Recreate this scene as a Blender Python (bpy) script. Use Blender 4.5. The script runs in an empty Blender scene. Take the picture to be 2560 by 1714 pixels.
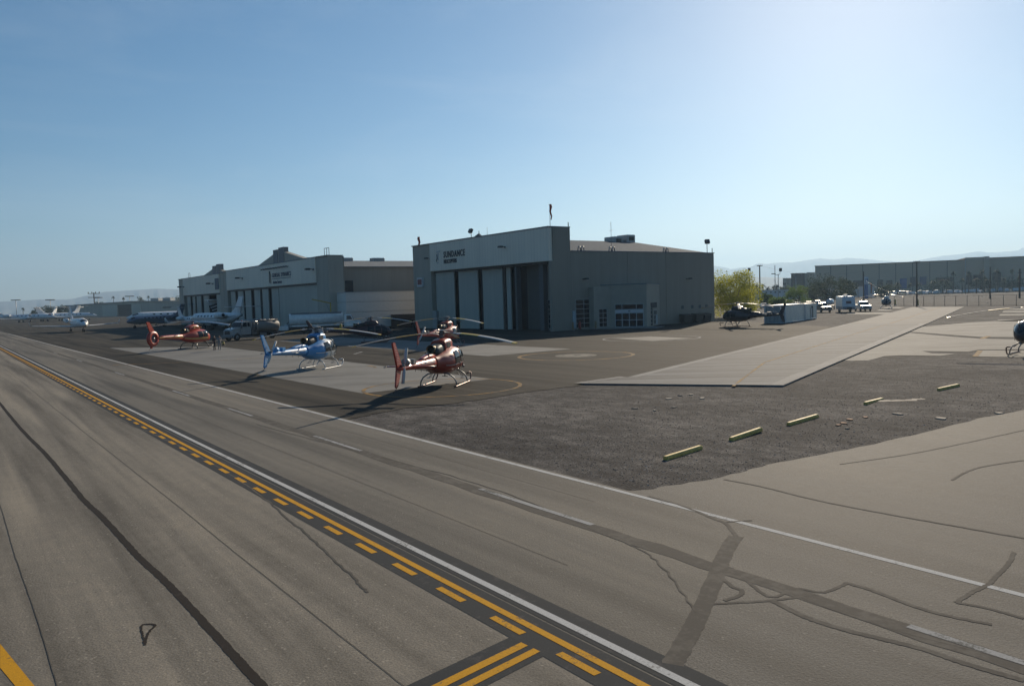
import bpy, bmesh, math, random
from mathutils import Vector, Matrix
random.seed(7)
R = math.radians
sc = bpy.context.scene
col = sc.collection

# ------------------------------------------------------------------ camera
CAM_H = 5.0; YAW = R(36.2); ROLL = R(1.75); FPX = 1952.0
PITCH = math.atan(112 / FPX * math.cos(ROLL))
_F = Vector((math.sin(YAW)*math.cos(PITCH), math.cos(YAW)*math.cos(PITCH), -math.sin(PITCH)))
_R0 = Vector((math.cos(YAW), -math.sin(YAW), 0)); _U0 = _R0.cross(_F)
_R = math.cos(ROLL)*_R0 - math.sin(ROLL)*_U0; _U = _R.cross(_F)
CAM = Vector((0, 0, CAM_H))
cd = bpy.data.cameras.new('camera'); cam = bpy.data.objects.new('camera', cd); col.objects.link(cam)
cd.sensor_width = 36; cd.lens = 36 * FPX / 2560; cd.clip_start = .2; cd.clip_end = 60000
M = Matrix((_R, _U, -_F)).transposed().to_4x4(); M.translation = CAM
cam.matrix_world = M
sc.camera = cam
# ------------------------------------------------------------------ world, sun, exposure
SUN_AZ, SUN_EL = 60.0, 22.0
w = bpy.data.worlds.new('World'); sc.world = w; w.use_nodes = True
nt = w.node_tree; nt.nodes.clear()
sky = nt.nodes.new('ShaderNodeTexSky'); sky.sky_type = 'NISHITA'; sky.sun_disc = False
sky.sun_elevation = R(SUN_EL); sky.sun_rotation = R(SUN_AZ)
sky.altitude = 600; sky.air_density = 0.9; sky.dust_density = 0.5; sky.ozone_density = 6.0
bg = nt.nodes.new('ShaderNodeBackground'); bg.inputs['Strength'].default_value = 0.084
wo = nt.nodes.new('ShaderNodeOutputWorld')
wb = nt.nodes.new('ShaderNodeMix'); wb.data_type = 'RGBA'; wb.blend_type = 'MULTIPLY'; wb.inputs[0].default_value = 1; wb.inputs[7].default_value = (.98, .855, .69, 1)   # camera white balance
nt.links.new(sky.outputs[0], wb.inputs[6]); hs = nt.nodes.new('ShaderNodeHueSaturation'); hs.inputs['Saturation'].default_value = 1.3   # the camera's colour rendering
nt.links.new(wb.outputs[2], hs.inputs['Color']); # thin uneven high cloud all over the sky
tcw = nt.nodes.new('ShaderNodeTexCoord'); mpw = nt.nodes.new('ShaderNodeMapping'); mpw.inputs['Scale'].default_value = (1.6, 2.4, 9); nt.links.new(tcw.outputs['Generated'], mpw.inputs[0])
nzw = nt.nodes.new('ShaderNodeTexNoise'); nzw.inputs['Scale'].default_value = 1.4; nzw.inputs['Detail'].default_value = 6; nzw.inputs['Roughness'].default_value = .62; nzw.inputs['Distortion'].default_value = .5; nt.links.new(mpw.outputs[0], nzw.inputs['Vector'])
rpw = nt.nodes.new('ShaderNodeMapRange'); rpw.inputs[1].default_value = .5; rpw.inputs[2].default_value = .8; rpw.inputs[3].default_value = 0; rpw.inputs[4].default_value = .1; nt.links.new(nzw.outputs['Fac'], rpw.inputs[0])
mxw = nt.nodes.new('ShaderNodeMix'); mxw.data_type = 'RGBA'; mxw.inputs[7].default_value = (8, 8.2, 8.2, 1); nt.links.new(rpw.outputs[0], mxw.inputs[0]); nt.links.new(hs.outputs[0], mxw.inputs[6]); nt.links.new(mxw.outputs[2], bg.inputs[0]); nt.links.new(bg.outputs[0], wo.inputs[0])
sd = bpy.data.lights.new('sun', 'SUN'); sd.energy = 4.4; sd.angle = R(.53); sd.color = (1, .85, .66)
so = bpy.data.objects.new('sun', sd); col.objects.link(so)
sdir = Vector((math.sin(R(SUN_AZ))*math.cos(R(SUN_EL)), math.cos(R(SUN_AZ))*math.cos(R(SUN_EL)), math.sin(R(SUN_EL))))
so.rotation_euler = sdir.to_track_quat('Z', 'Y').to_euler(); so.location = (0, 0, 60)
vs = sc.view_settings; vs.view_transform = 'Standard'; vs.look = 'None'; vs.exposure = 0.5; vs.gamma = 1; vs.use_curve_mapping = False

# ------------------------------------------------------------------ surveying: where a ray of the photograph meets the ground / a wall
def ray(x, y): return (_F*FPX + _R*(x-1280) + _U*(857-y)).normalized()
def G(x, y, z=0.0):
    d = ray(x, y); t = (z-CAM_H)/d.z; p = CAM + t*d; return (p.x, p.y)
def onX(x, y, X): d = ray(x, y); p = CAM + d*(X/d.x); return (p.y, p.z)
def onY(x, y, Y): d = ray(x, y); p = CAM + d*(Y/d.y); return (p.x, p.z)
def atD(x, y, D): d = ray(x, y); t = D/d.dot(_F); p = CAM + d*t; return p

# ------------------------------------------------------------------ mesh builder
class MB:
    def __init__(s): s.v = []; s.f = []; s.sm = []; s.mi = []; s.cur = 0
    def add(s, vs, fs, smooth=False):
        o = len(s.v); s.v += [tuple(p) for p in vs]
        for f in fs: s.f.append([i+o for i in f]); s.sm.append(smooth); s.mi.append(s.cur)
        return s
    def box(s, x0, x1, y0, y1, z0, z1):
        v = [(x, y, z) for z in (z0, z1) for y in (y0, y1) for x in (x0, x1)]
        return s.add(v, [(0, 2, 3, 1), (4, 5, 7, 6), (0, 1, 5, 4), (2, 6, 7, 3), (0, 4, 6, 2), (1, 3, 7, 5)])
    def bev(s, x0, x1, y0, y1, z0, z1, b):
        """box with chamfered vertical and top edges"""
        def ring(i, z): return [(x0+i+b, y0+i, z), (x1-i-b, y0+i, z), (x1-i, y0+i+b, z), (x1-i, y1-i-b, z), (x1-i-b, y1-i, z), (x0+i+b, y1-i, z), (x0+i, y1-i-b, z), (x0+i, y0+i+b, z)]
        return s.rings([ring(0, z0), ring(0, z1-b), ring(b*.7, z1)], smooth=False)
    def rings(s, rs, closed=True, caps=True, smooth=True):
        n = len(rs[0]); v = [p for r in rs for p in r]; f = []
        for i in range(len(rs)-1):
            for j in range(n if closed else n-1):
                k = (j+1) % n; f.append((i*n+j, i*n+k, (i+1)*n+k, (i+1)*n+j))
        s.add(v, f, smooth)
        if caps and closed:
            o = len(s.v)-len(v)
            s.f.append([o+j for j in range(n)][::-1]); s.sm.append(False); s.mi.append(s.cur)
            s.f.append([o+(len(rs)-1)*n+j for j in range(n)]); s.sm.append(False); s.mi.append(s.cur)
        return s
    def tube(s, pts, r, n=8, smooth=True, flat=1.0):
        pts = [Vector(p) for p in pts]; rs = []
        rr = r if isinstance(r, (list, tuple)) else [r]*len(pts)
        up = None
        for i, p in enumerate(pts):
            d = (pts[min(i+1, len(pts)-1)]-pts[max(i-1, 0)]).normalized()
            if up is None: up = Vector((0, 0, 1)) if abs(d.z) < .95 else Vector((1, 0, 0))
            a = d.cross(up); 
            if a.length < 1e-4: a = d.cross(Vector((0, 1, 0)))
            a.normalize(); b = a.cross(d).normalized(); up = b
            rs.append([tuple(p + (a*math.cos(t)+b*math.sin(t)*flat)*rr[i]) for t in [2*math.pi*k/n for k in range(n)]])
        return s.rings(rs, smooth=smooth)
    def cyl(s, c, r, h, axis='z', n=16, r2=None):
        c = Vector(c); d = {'x': Vector((1, 0, 0)), 'y': Vector((0, 1, 0)), 'z': Vector((0, 0, 1))}[axis]
        return s.tube([c, c+d*h], [r, r if r2 is None else r2], n)
    def lathe(s, prof, c=(0, 0, 0), axis='z', n=20, smooth=True):
        rs = []
        for (r, h) in prof:
            ring = []
            for k in range(n):
                t = 2*math.pi*k/n; a, b = r*math.cos(t), r*math.sin(t)
                q = {'z': (a, b, h), 'x': (h, a, b), 'y': (b, h, a)}[axis]
                ring.append((q[0]+c[0], q[1]+c[1], q[2]+c[2]))
            rs.append(ring)
        return s.rings(rs, smooth=smooth)
    def prism(s, poly, z0, z1):
        n = len(poly); v = [(x, y, z0) for x, y in poly]+[(x, y, z1) for x, y in poly]
        f = [(i, (i+1) % n, n+(i+1) % n, n+i) for i in range(n)]+[tuple(range(n))[::-1], tuple(range(n, 2*n))]
        return s.add(v, f)
    def slab(s, poly3, d):
        """polygon in space, extruded by the vector d"""
        n = len(poly3); d = Vector(d); v = [tuple(p) for p in poly3]+[tuple(Vector(p)+d) for p in poly3]
        f = [(i, (i+1) % n, n+(i+1) % n, n+i) for i in range(n)]+[tuple(range(n))[::-1], tuple(range(n, 2*n))]
        return s.add(v, f)
    def build(s, name, mat, parent=None, loc=None, rot=None):
        me = bpy.data.meshes.new(name); me.from_pydata(s.v, [], s.f); me.update()
        me.polygons.foreach_set('use_smooth', s.sm)
        for m in (mat if isinstance(mat, (list, tuple)) else [mat]): me.materials.append(m)
        if any(s.mi): me.polygons.foreach_set('material_index', s.mi)
        bm = bmesh.new(); bm.from_mesh(me); bmesh.ops.recalc_face_normals(bm, faces=bm.faces); bm.to_mesh(me); bm.free()
        o = bpy.data.objects.new(name, me); col.objects.link(o)
        if parent: o.parent = parent
        if loc: o.location = loc
        if rot: o.rotation_euler = rot
        return o
def link(name, me, parent=None, loc=None, rot=None, scale=None):
    o = bpy.data.objects.new(name, me); col.objects.link(o)
    if parent: o.parent = parent
    if loc: o.location = loc
    if rot: o.rotation_euler = rot
    if scale: o.scale = scale
    return o
def tag(o, label, cat, group=None):
    o['label'] = label; o['category'] = cat
    if group: o['group'] = group
    return o
def struct(o): o['kind'] = 'structure'; return o
def stuff(o): o['kind'] = 'stuff'; return o
def empty(name, loc=(0, 0, 0), rz=0.0, s=1.0):
    o = bpy.data.objects.new(name, None); col.objects.link(o); o.location = loc; o.rotation_euler = (0, 0, rz); o.scale = (s, s, s); o.empty_display_size = .5
    return o
def thing(name, label, cat, loc=(0, 0, 0), rz=0.0, group=None, s=1.0): return tag(empty(name, loc, rz, s), label, cat, group)
def copy_tree(o, parent=None):
    c = o.copy(); col.objects.link(c)
    if parent: c.parent = parent
    for ch in list(o.children): copy_tree(ch, c)
    return c
def az(a): return R(90-a)      # compass bearing (clockwise from +Y) to a z rotation for a model whose nose is +x

# ------------------------------------------------------------------ materials
MATS = {}
class NB:
    """small node-tree writer"""
    def __init__(s, name, world=False):
        s.m = bpy.data.materials.new(name); s.m.use_nodes = True; s.t = s.m.node_tree; s.b = s.t.nodes['Principled BSDF']; s.out = s.t.nodes['Material Output']
        if world: s.co = s.t.nodes.new('ShaderNodeNewGeometry').outputs['Position']
        else: s.co = s.t.nodes.new('ShaderNodeTexCoord').outputs['Object']
    def lk(s, a, b): s.t.links.new(a, b)
    def along(s, ang, lu, lv):
        n = s.t.nodes.new('ShaderNodeMapping'); n.vector_type = 'TEXTURE'; s.lk(s.co, n.inputs[0]); n.inputs['Rotation'].default_value = (0, 0, ang); n.inputs['Scale'].default_value = (lu, lv, 1); return n.outputs[0]
    def mapped(s, scale=(1, 1, 1), rot=(0, 0, 0), loc=(0, 0, 0)):
        n = s.t.nodes.new('ShaderNodeMapping'); s.lk(s.co, n.inputs[0]); n.inputs['Scale'].default_value = scale; n.inputs['Rotation'].default_value = rot; n.inputs['Location'].default_value = loc; return n.outputs[0]
    def noise(s, scale, detail=4, rough=.55, co=None, dist=0):
        n = s.t.nodes.new('ShaderNodeTexNoise'); s.lk(co or s.co, n.inputs['Vector']); n.inputs['Scale'].default_value = scale; n.inputs['Detail'].default_value = detail; n.inputs['Roughness'].default_value = rough; n.inputs['Distortion'].default_value = dist; return n.outputs['Fac']
    def vor(s, scale, feat='F1', co=None, out='Distance'):
        n = s.t.nodes.new('ShaderNodeTexVoronoi'); n.feature = feat; s.lk(co or s.co, n.inputs['Vector']); n.inputs['Scale'].default_value = scale; return n.outputs[out]
    def ramp(s, f, stops):
        n = s.t.nodes.new('ShaderNodeValToRGB'); s.lk(f, n.inputs[0]); e = n.color_ramp.elements
        while len(e) < len(stops): e.new(.5)
        for el, (p, c) in zip(e, stops): el.position = p; el.color = (c[0], c[1], c[2], 1) if isinstance(c, (tuple, list)) else (c, c, c, 1)
        return n.outputs[0]
    def mix(s, f, a, b, mode='MIX'):
        n = s.t.nodes.new('ShaderNodeMix'); n.data_type = 'RGBA'; n.blend_type = mode
        for k, v in ((0, f), (6, a), (7, b)):
            if hasattr(v, 'is_linked') or hasattr(v, 'links'): s.lk(v, n.inputs[k])
            elif k == 0: n.inputs[0].default_value = v
            else: n.inputs[k].default_value = (v[0], v[1], v[2], 1)
        return n.outputs[2]
    def math(s, op, a, b=0.0):
        n = s.t.nodes.new('ShaderNodeMath'); n.operation = op
        for k, v in ((0, a), (1, b)):
            if hasattr(v, 'links'): s.lk(v, n.inputs[k])
            else: n.inputs[k].default_value = v
        return n.outputs[0]
    def bump(s, h, strength=.3, dist=.02):
        n = s.t.nodes.new('ShaderNodeBump'); s.lk(h, n.inputs['Height']); n.inputs['Strength'].default_value = strength; n.inputs['Distance'].default_value = dist; s.lk(n.outputs[0], s.b.inputs['Normal']); return n
    def set(s, **k):
        for a, v in k.items():
            i = s.b.inputs[a.replace('_', ' ')]
            if hasattr(v, 'links'): s.lk(v, i)
            elif isinstance(v, (tuple, list)): i.default_value = (v[0], v[1], v[2], 1)
            else: i.default_value = v
        return s.m
def mul(c, k): return tuple(min(1, x*k) for x in c)
def pm(name, c, rough=.6, metal=0.0, var=.18, scale=2.0, coat=0.0, spec=.5, bump=0.0, rib=None):
    """plain procedural paint/plastic/metal: base colour broken up by two noises, roughness by a third"""
    if name in MATS: return MATS[name]
    n = NB(name); a = n.noise(scale, 5, .6); b = n.noise(scale*9, 3, .6)
    f = n.math('ADD', n.math('MULTIPLY', a, .7), n.math('MULTIPLY', b, .3))
    cc = n.ramp(f, [(.3, mul(c, 1-var)), (.7, mul(c, 1+var*.6))])
    rr = n.math('ADD', n.math('MULTIPLY', a, .25), max(.02, rough-.12))
    n.set(Base_Color=cc, Roughness=rr, Metallic=metal, Coat_Weight=coat, Coat_Roughness=.06, Specular_IOR_Level=spec)
    if bump: n.bump(b, bump, .01)
    MATS[name] = n.m; return n.m
def glass(name, c=(.012, .016, .02), rough=.04):
    if name in MATS: return MATS[name]
    n = NB(name); a = n.noise(3, 3)
    n.set(Base_Color=n.ramp(a, [(.3, mul(c, .7)), (.7, mul(c, 1.4))]), Roughness=rough, Specular_IOR_Level=.28)
    MATS[name] = n.m; return n.m
def siding(name, c, axis, pitch=.9, var=.12, bump=.35):
    """ribbed sheet-metal cladding: vertical ribs along one wall axis, faint streaks"""
    n = NB(name, world=True)
    st = n.noise(1.0, 5, .65, n.mapped((.9 if axis == 'x' else .9, .9, .05)))
    bl = n.noise(.12, 3)
    f = n.math('ADD', n.math('MULTIPLY', st, .6), n.math('MULTIPLY', bl, .4))
    wv = n.t.nodes.new('ShaderNodeTexWave'); wv.wave_profile = 'TRI'; wv.bands_direction = axis.upper(); n.lk(n.co, wv.inputs['Vector']); wv.inputs['Scale'].default_value = .5/pitch; wv.inputs['Distortion'].default_value = 0
    rb = n.ramp(wv.outputs['Fac'], [(.0, 0.), (.12, 1.)])
    cc = n.mix(1.0, n.ramp(f, [(.3, mul(c, 1-var)), (.7, mul(c, 1+var))]), n.ramp(wv.outputs['Fac'], [(.0, .8), (.1, 1.), (.9, 1.), (1., 1.06)]), 'MULTIPLY')
    n.set(Base_Color=cc, Roughness=.62, Specular_IOR_Level=.35); n.bump(rb, bump, .03)
    MATS[name] = n.m; return n.m
# ================================================================== SETTING: ground, pavements, markings
def asphalt(name, c, streak=.22, fine=.35, warm=(1.0, .97, .92), spec=.12, ro=(.82, .95)):
    n = NB(name, world=True)
    big = n.noise(.11, 5, .62, n.mapped((1, .45, 1)), dist=.6)
    st = n.noise(1.0, 5, .6, n.mapped((.75, .03, 1)), dist=.3)
    fi = n.noise(30, 4, .85); vo = n.vor(26); bl = n.noise(2.6, 5, .7)
    f = n.math('ADD', n.math('MULTIPLY', big, .25), n.math('ADD', n.math('MULTIPLY', st, .55), n.math('MULTIPLY', bl, .2)))
    base = n.ramp(f, [(.36, mul(c, 1-streak)), (.5, c), (.64, tuple(min(1, x*(1+streak)*y) for x, y in zip(c, warm)))])
    base = n.mix(1.0, base, n.ramp(st, [(.36, .76), (.5, 1.), (.62, 1.14)]), 'MULTIPLY')
    g1 = n.ramp(fi, [(.3, 1-fine), (.5, 1.), (.7, 1+fine*.9)])
    cc = n.mix(n.ramp(n.noise(.45, 4, .6), [(.35, .45), (.62, 1.)]), base, n.mix(1.0, base, g1, 'MULTIPLY'))
    sp = n.vor(7.5, out='Color'); dd = n.vor(7.5)
    stone = n.math('MULTIPLY', n.math('LESS_THAN', dd, .16), n.math('GREATER_THAN', n.noise(2.2, 3), .5))
    cc = n.mix(n.math('MULTIPLY', stone, .45), cc, mul(c, 2.1))
    dark = n.math('MULTIPLY', n.math('LESS_THAN', n.vor(5.3, co=n.mapped((1, 1, 1), loc=(3, 7, 0))), .13), n.math('GREATER_THAN', n.noise(1.6, 3), .52))
    cc = n.mix(n.math('MULTIPLY', dark, .5), cc, mul(c, .35))
    n.set(Base_Color=cc, Roughness=n.ramp(f, [(.3, ro[0]), (.7, ro[1])]), Specular_IOR_Level=spec)
    h = n.math('ADD', n.math('MULTIPLY', fi, .6), n.math('MULTIPLY', vo, .7))
    n.bump(h, .4, .012)
    return n.m
def gravel_mat():
    n = NB('gravel', world=True)
    big = n.noise(.16, 5, .65); mid = n.noise(1.4, 5, .7, n.mapped((1, .55, 1), rot=(0, 0, R(25)))); fi = n.noise(15, 5, .9)
    v1 = n.vor(24, out='Color'); d1 = n.vor(24); 
    f = n.math('ADD', n.math('MULTIPLY', big, .45), n.math('MULTIPLY', mid, .55))
    base = n.ramp(f, [(.38, (.05, .046, .043)), (.49, (.082, .077, .072)), (.6, (.155, .143, .13))])
    sp = n.t.nodes.new('ShaderNodeSeparateColor'); n.lk(v1, sp.inputs[0])
    st = n.ramp(sp.outputs[0], [(0, .62), (.6, 1.0), (.9, 1.3), (1, 1.9)])
    cc = n.mix(1.0, base, st, 'MULTIPLY'); cc = n.mix(.9, cc, n.ramp(fi, [(.3, .35), (.5, 1.), (.7, 1.9)]), 'MULTIPLY')
    n.set(Base_Color=cc, Roughness=.95, Specular_IOR_Level=.04)
    n.bump(n.math('ADD', n.math('MULTIPLY', d1, -.35), n.math('MULTIPLY', fi, .6)), .4, .02)
    return n.m
def concrete_mat(name, c, streak=0.0, sd=(1, 1, 1), rot=0.0):
    n = NB(name, world=True)
    big = n.noise(.22, 5, .65); fi = n.noise(24, 3, .7)
    st = n.noise(1, 6, .62, n.along(rot, 1/sd[0], 1/sd[1]), dist=.1)
    f = n.math('ADD', n.math('MULTIPLY', big, .65-.5*streak), n.math('MULTIPLY', st, .35+.5*streak))
    k = .16+.3*streak
    cc = n.ramp(f, [(.38, mul(c, 1-k)), (.5, c), (.62, mul(c, 1+k*.7))])
    cc = n.mix(1.0, cc, n.ramp(fi, [(.25, .88), (.75, 1.1)]), 'MULTIPLY')
    oil = n.math('MULTIPLY', n.math('GREATER_THAN', n.noise(.55, 4, .6, n.mapped(loc=(9, 2, 0))), .66), .35)
    cc = n.mix(oil, cc, mul(c, .55))
    n.set(Base_Color=cc, Roughness=.88, Specular_IOR_Level=.15); n.bump(fi, .25, .006)
    return n.m
def worn_paint(name, c, under, wear=.46, scale=16):
    n = NB(name, world=True)
    a = n.noise(scale, 6, .75); b = n.noise(1.3, 3)
    f = n.math('ADD', n.math('MULTIPLY', a, .6), n.math('MULTIPLY', b, .4))
    k = n.ramp(f, [(wear-.04, 1.), (wear+.04, 0.)])
    cc = n.mix(k, c, under); cc = n.mix(1.0, cc, n.ramp(n.noise(40, 2), [(.2, .8), (.8, 1.12)]), 'MULTIPLY')
    n.set(Base_Color=cc, Roughness=.9, Specular_IOR_Level=.12); return n.m
M_TAXI = asphalt('taxiway_asphalt', (.205, .184, .149), .36, .55)
M_ROAD = asphalt('service_road_asphalt', (.13, .119, .098), .34, .45, spec=.25)
M_APRON = asphalt('apron_asphalt', (.056, .051, .042), .36, .25, spec=.05)
M_CONN = asphalt('connector_asphalt', (.112, .104, .089), .34, .7, spec=.25, ro=(.8, .92))
M_GRAV = gravel_mat()
M_PAD = concrete_mat('pad_concrete', (.19, .187, .172), .3, (.06, .5, 1), R(-38))
M_RAMP = concrete_mat('ramp_concrete', (.126, .13, .13), 1.0, (.05, 1.1, 1), R(-38))
M_RAMP2 = concrete_mat('far_ramp_concrete', (.155, .15, .138), .3, (.1, .6, 1), R(-31))
M_PATCH = concrete_mat('dusty_concrete', (.185, .178, .158), .6, (.08, .5, 1), R(-28))
M_YEL = worn_paint('yellow_paint', (.6, .3, .02), (.16, .12, .07), .41)
M_YELF = worn_paint('faded_yellow_paint', (.36, .2, .04), (.11, .1, .085), .5)
M_WHT = worn_paint('white_paint', (.5, .5, .48), (.15, .145, .13), .42)
M_WHTF = worn_paint('faded_white_paint', (.34, .34, .33), (.12, .12, .11), .47)
M_BLK = worn_paint('black_paint', (.042, .046, .048), (.075, .072, .07), .42, 6)
M_TAR = worn_paint('tar_sealer', (.03, .025, .021), (.05, .042, .036), .4, 5)
M_TARF = worn_paint('faded_tar_sealer', (.088, .08, .068), (.125, .114, .096), .48, 5)
def sheet(name, poly, z, mat, parent=None, kind=True):
    m = MB(); m.add([(x, y, z) for x, y in poly], [tuple(range(len(poly)))]); o = m.build(name, mat, parent)
    for p in o.data.polygons:
        if p.normal.z < 0: o.data.flip_normals(); break
    if kind and not parent: struct(o)
    return o
def strip_pts(pts, wd, jitter=0.0, sub=6):
    P = [Vector((a, b)) for a, b in pts]; Q = []
    for i in range(len(P)-1):
        for k in range(sub): Q.append(P[i].lerp(P[i+1], k/sub))
    Q.append(P[-1]); L = []; Rr = []
    for i, q in enumerate(Q):
        d = (Q[min(i+1, len(Q)-1)]-Q[max(i-1, 0)]).normalized(); n = Vector((-d.y, d.x))
        ww = (wd if not isinstance(wd, (list, tuple)) else wd[0]+(wd[1]-wd[0])*i/(len(Q)-1))*.5
        j = random.uniform(-1, 1)*jitter
        L.append(q+n*(ww*(1+random.uniform(-1, 1)*min(.5, jitter*6))+j)); Rr.append(q-n*(ww*(1+random.uniform(-1, 1)*min(.5, jitter*6))-j))
    return L, Rr
CZ = [0.0]
def smooth2(pts, sub=4):
    out = []
    for i in range(len(pts)-1):
        p0, p1, p2, p3 = pts[max(i-1, 0)], pts[i], pts[i+1], pts[min(i+2, len(pts)-1)]
        for k in range(sub):
            t = k/sub; out.append(tuple(.5*((2*b)+(-a+c)*t+(2*a-5*b+4*c-d)*t*t+(-a+3*b-3*c+d)*t**3) for a, b, c, d in zip(p0, p1, p2, p3)))
    return out+[pts[-1]]
def strip(name, pts, wd, z, mat, parent, jitter=0.0, sub=6):
    if name == 'crack_seal': CZ[0] += .00012; z = .0042+CZ[0]; pts = smooth2(pts); sub = 3
    L, Rr = strip_pts(pts, wd, jitter, sub); n = len(L); m = MB()
    m.add([(p.x, p.y, z) for p in L]+[(p.x, p.y, z) for p in Rr], [(i, n+i, n+i+1, i+1) for i in range(n-1)])
    o = m.build(name, mat, parent)
    if o.data.polygons[0].normal.z < 0: o.data.flip_normals()
    return o
def ringsheet(name, c, r, wd, z, mat, parent, a0=0, a1=360):
    n = max(8, int((a1-a0)/6)); m = MB(); v = []
    for i in range(n+1):
        t = R(a0+(a1-a0)*i/n)
        for rr in (r-wd/2, r+wd/2): v.append((c[0]+rr*math.cos(t), c[1]+rr*math.sin(t), z))
    m.add(v, [(2*i, 2*i+1, 2*i+3, 2*i+2) for i in range(n)]); o = m.build(name, mat, parent)
    if o.data.polygons[0].normal.z < 0: o.data.flip_normals()
    return o
# one gravel/desert sheet to the horizon, gently uneven near the camera (still flat under everything that stands on it)
m = MB(); S = 30000
m.add([(-S, -S, -.02), (S, -S, -.02), (S, S, -.02), (-S, S, -.02)], [(0, 1, 2, 3)])
ground = struct(m.build('ground', M_GRAV))
taxi = sheet('taxiway', [(-70, -30), (7.0, -30), (7.0, 1400), (-70, 1400)], .0, M_TAXI)
CR = [G(1680, 1662), G(1720, 1590), G(1755, 1520), G(1790, 1440), G(1805, 1400), G(1842, 1341)]
road = sheet('service_road', [(7.0, CR[0][1]-.6)]+CR+[(13.95, 14.2), (13.95, 1400), (7.0, 1400)], .0, M_ROAD)
gp = [G(*q) for q in [(1000, 1021), (1130, 1009), (1280, 985), (1455, 962), (1560, 950), (1800, 890), (2030, 838), (2078, 817), (1965, 809.5), (1890, 805)]]
# irregular edge between the apron and the gravel
rr = random.Random(3); edge = [(13.95, 31.2)]
for a, b in zip([(13.95, 31.2)]+gp[:3], gp[:4]):
    for k in range(1, 9):
        t = k/8; edge.append((a[0]+(b[0]-a[0])*t+rr.uniform(-.12, .12), a[1]+(b[1]-a[1])*t+rr.uniform(-.12, .12)))
apron = sheet('apron', edge+gp[4:]+[(111, 86), (111, 135), (190, 300), (420, 760), (420, 1400), (13.95, 1400)], .0, M_APRON)
cp = [G(*q) for q in [(1631, 1221), (1726, 1205), (1817, 1190), (1876, 1171), (1971, 1151), (2043, 1138), (2179, 1110), (2315, 1079), (2450, 1045), (2560, 1024), (2800, 960)]]
ce = []
for a, b in zip(cp[:-1], cp[1:]):
    for k in range(4):
        t = k/4; ce.append((a[0]+(b[0]-a[0])*t+rr.uniform(-.06, .06), a[1]+(b[1]-a[1])*t+rr.uniform(-.06, .06)))
conn = sheet('connector_taxiway', [(13.95, cp[0][1]+.25)]+ce+[cp[-1], (95, -30), (7.0, -30), (7.0, CR[0][1]-.6)]+CR+[(13.95, 14.2)], .0, M_CONN)
# ---- markings of the taxiway: parts of it
def yband(name, x0, x1, y0, y1, z, mat, parent=taxi):
    m = MB(); m.add([(x0, y0, z), (x1, y0, z), (x1, y1, z), (x0, y1, z)], [(0, 1, 2, 3)]); return m.build(name, mat, parent)
yband('black_band', 6.52, 7.26, 2, 420, .004, M_BLK)
yband('black_band', 7.3, 7.82, 2, 420, .004, M_BLK)
yband('yellow_line', 6.93, 7.06, 2, 420, .008, M_YEL)
yband('white_line', 7.4, 7.54, 2, 420, .008, M_WHT)
dm = MB(); dm.add([(-.065, -.4, 0), (.065, -.4, 0), (.065, .4, 0), (-.065, .4, 0)], [(0, 1, 2, 3)])
d0 = dm.build('yellow_dash', M_YEL, taxi, (6.75, 7.95-1.65*2, .008))
for k in range(1, 110): link('yellow_dash', d0.data, taxi, (6.75, 7.95-1.65*2+1.64*k, .008))
strip('edge_line', [(13.75, 2), (13.75, 60), (13.7, 230)], .16, .004, M_WHT, taxi, 0, 12)
strip('tar_band', [(11.15, -4), (11.12, 12), (11.3, 40), (11.3, 120), (11.6, 260)], .42, .004, M_TARF, taxi, .03, 24)
wd0 = None
for y0, y1 in [(3.1, 5.7), (12.6, 17.0), (24.2, 28.3), (35.6, 39.3), (46.6, 50.6), (66, 70), (88, 92), (108, 112)]:
    yband('white_dash', 11.18, 11.33, y0, y1, .008, M_WHTF)
# hold-bar leg running off to the near side
def quad(name, pts, z, mat, parent=taxi):
    m = MB(); m.add([(a, b, z) for a, b in pts], [(0, 1, 2, 3)]); o = m.build(name, mat, parent)
    if o.data.polygons[0].normal.z < 0: o.data.flip_normals()
s_ = .164
quad('black_band', [(6.518, 9.2), (6.518, 8.4), (-4, 8.4-s_*10.52), (-4, 9.2-s_*10.52)], .004, M_BLK)
quad('yellow_line', [(6.55, 8.95), (6.56, 8.8), (-4, 8.8-s_*10.55), (-4, 8.95-s_*10.55)], .008, M_YEL)
quad('yellow_line', [(6.57, 8.68), (6.58, 8.54), (-4, 8.54-s_*10.55), (-4, 8.68-s_*10.55)], .008, M_YEL)
quad('yellow_line', [G(0, 1608), G(0, 1668), G(60, 1740), G(108, 1740)], .004, M_YEL)
# cracks and sealer
strip('crack_seal', [G(*q) for q in [(-60, 930), (0, 1008), (60, 1080), (110, 1130), (165, 1195), (210, 1250), (250, 1287), (300, 1340), (350, 1395), (400, 1440), (450, 1490), (500, 1545), (560, 1610), (610, 1665), (655, 1714), (700, 1760)]], .14, .004, M_TAR, taxi, .007, 5)
def crack(pts, wd, mat=M_TARF, j=.009): strip('crack_seal', [G(*q) for q in pts], wd, .0048, mat, taxi, j, 5)
crack([(1680, 1660), (1720, 1590), (1755, 1520), (1790, 1440), (1805, 1400), (1825, 1360), (1842, 1340)], .3)
crack([(1842, 1342), (1815, 1308), (1790, 1298), (1700, 1262), (1620, 1240)], .09)
crack([(1806, 1305), (1880, 1300)], .07)
crack([(1795, 1430), (1830, 1420), (1920, 1490), (1990, 1470), (2060, 1480), (2120, 1455)], .07)
crack([(1770, 1510), (1850, 1505), (1930, 1500), (2040, 1485)], .07)
crack([(1930, 1500), (2010, 1540), (2100, 1570), (2200, 1595), (2300, 1620), (2420, 1660), (2560, 1700)], .12)
crack([(1800, 1425), (1900, 1450), (2050, 1510), (2150, 1545), (2280, 1585), (2420, 1620), (2560, 1660)], .06)
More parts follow.
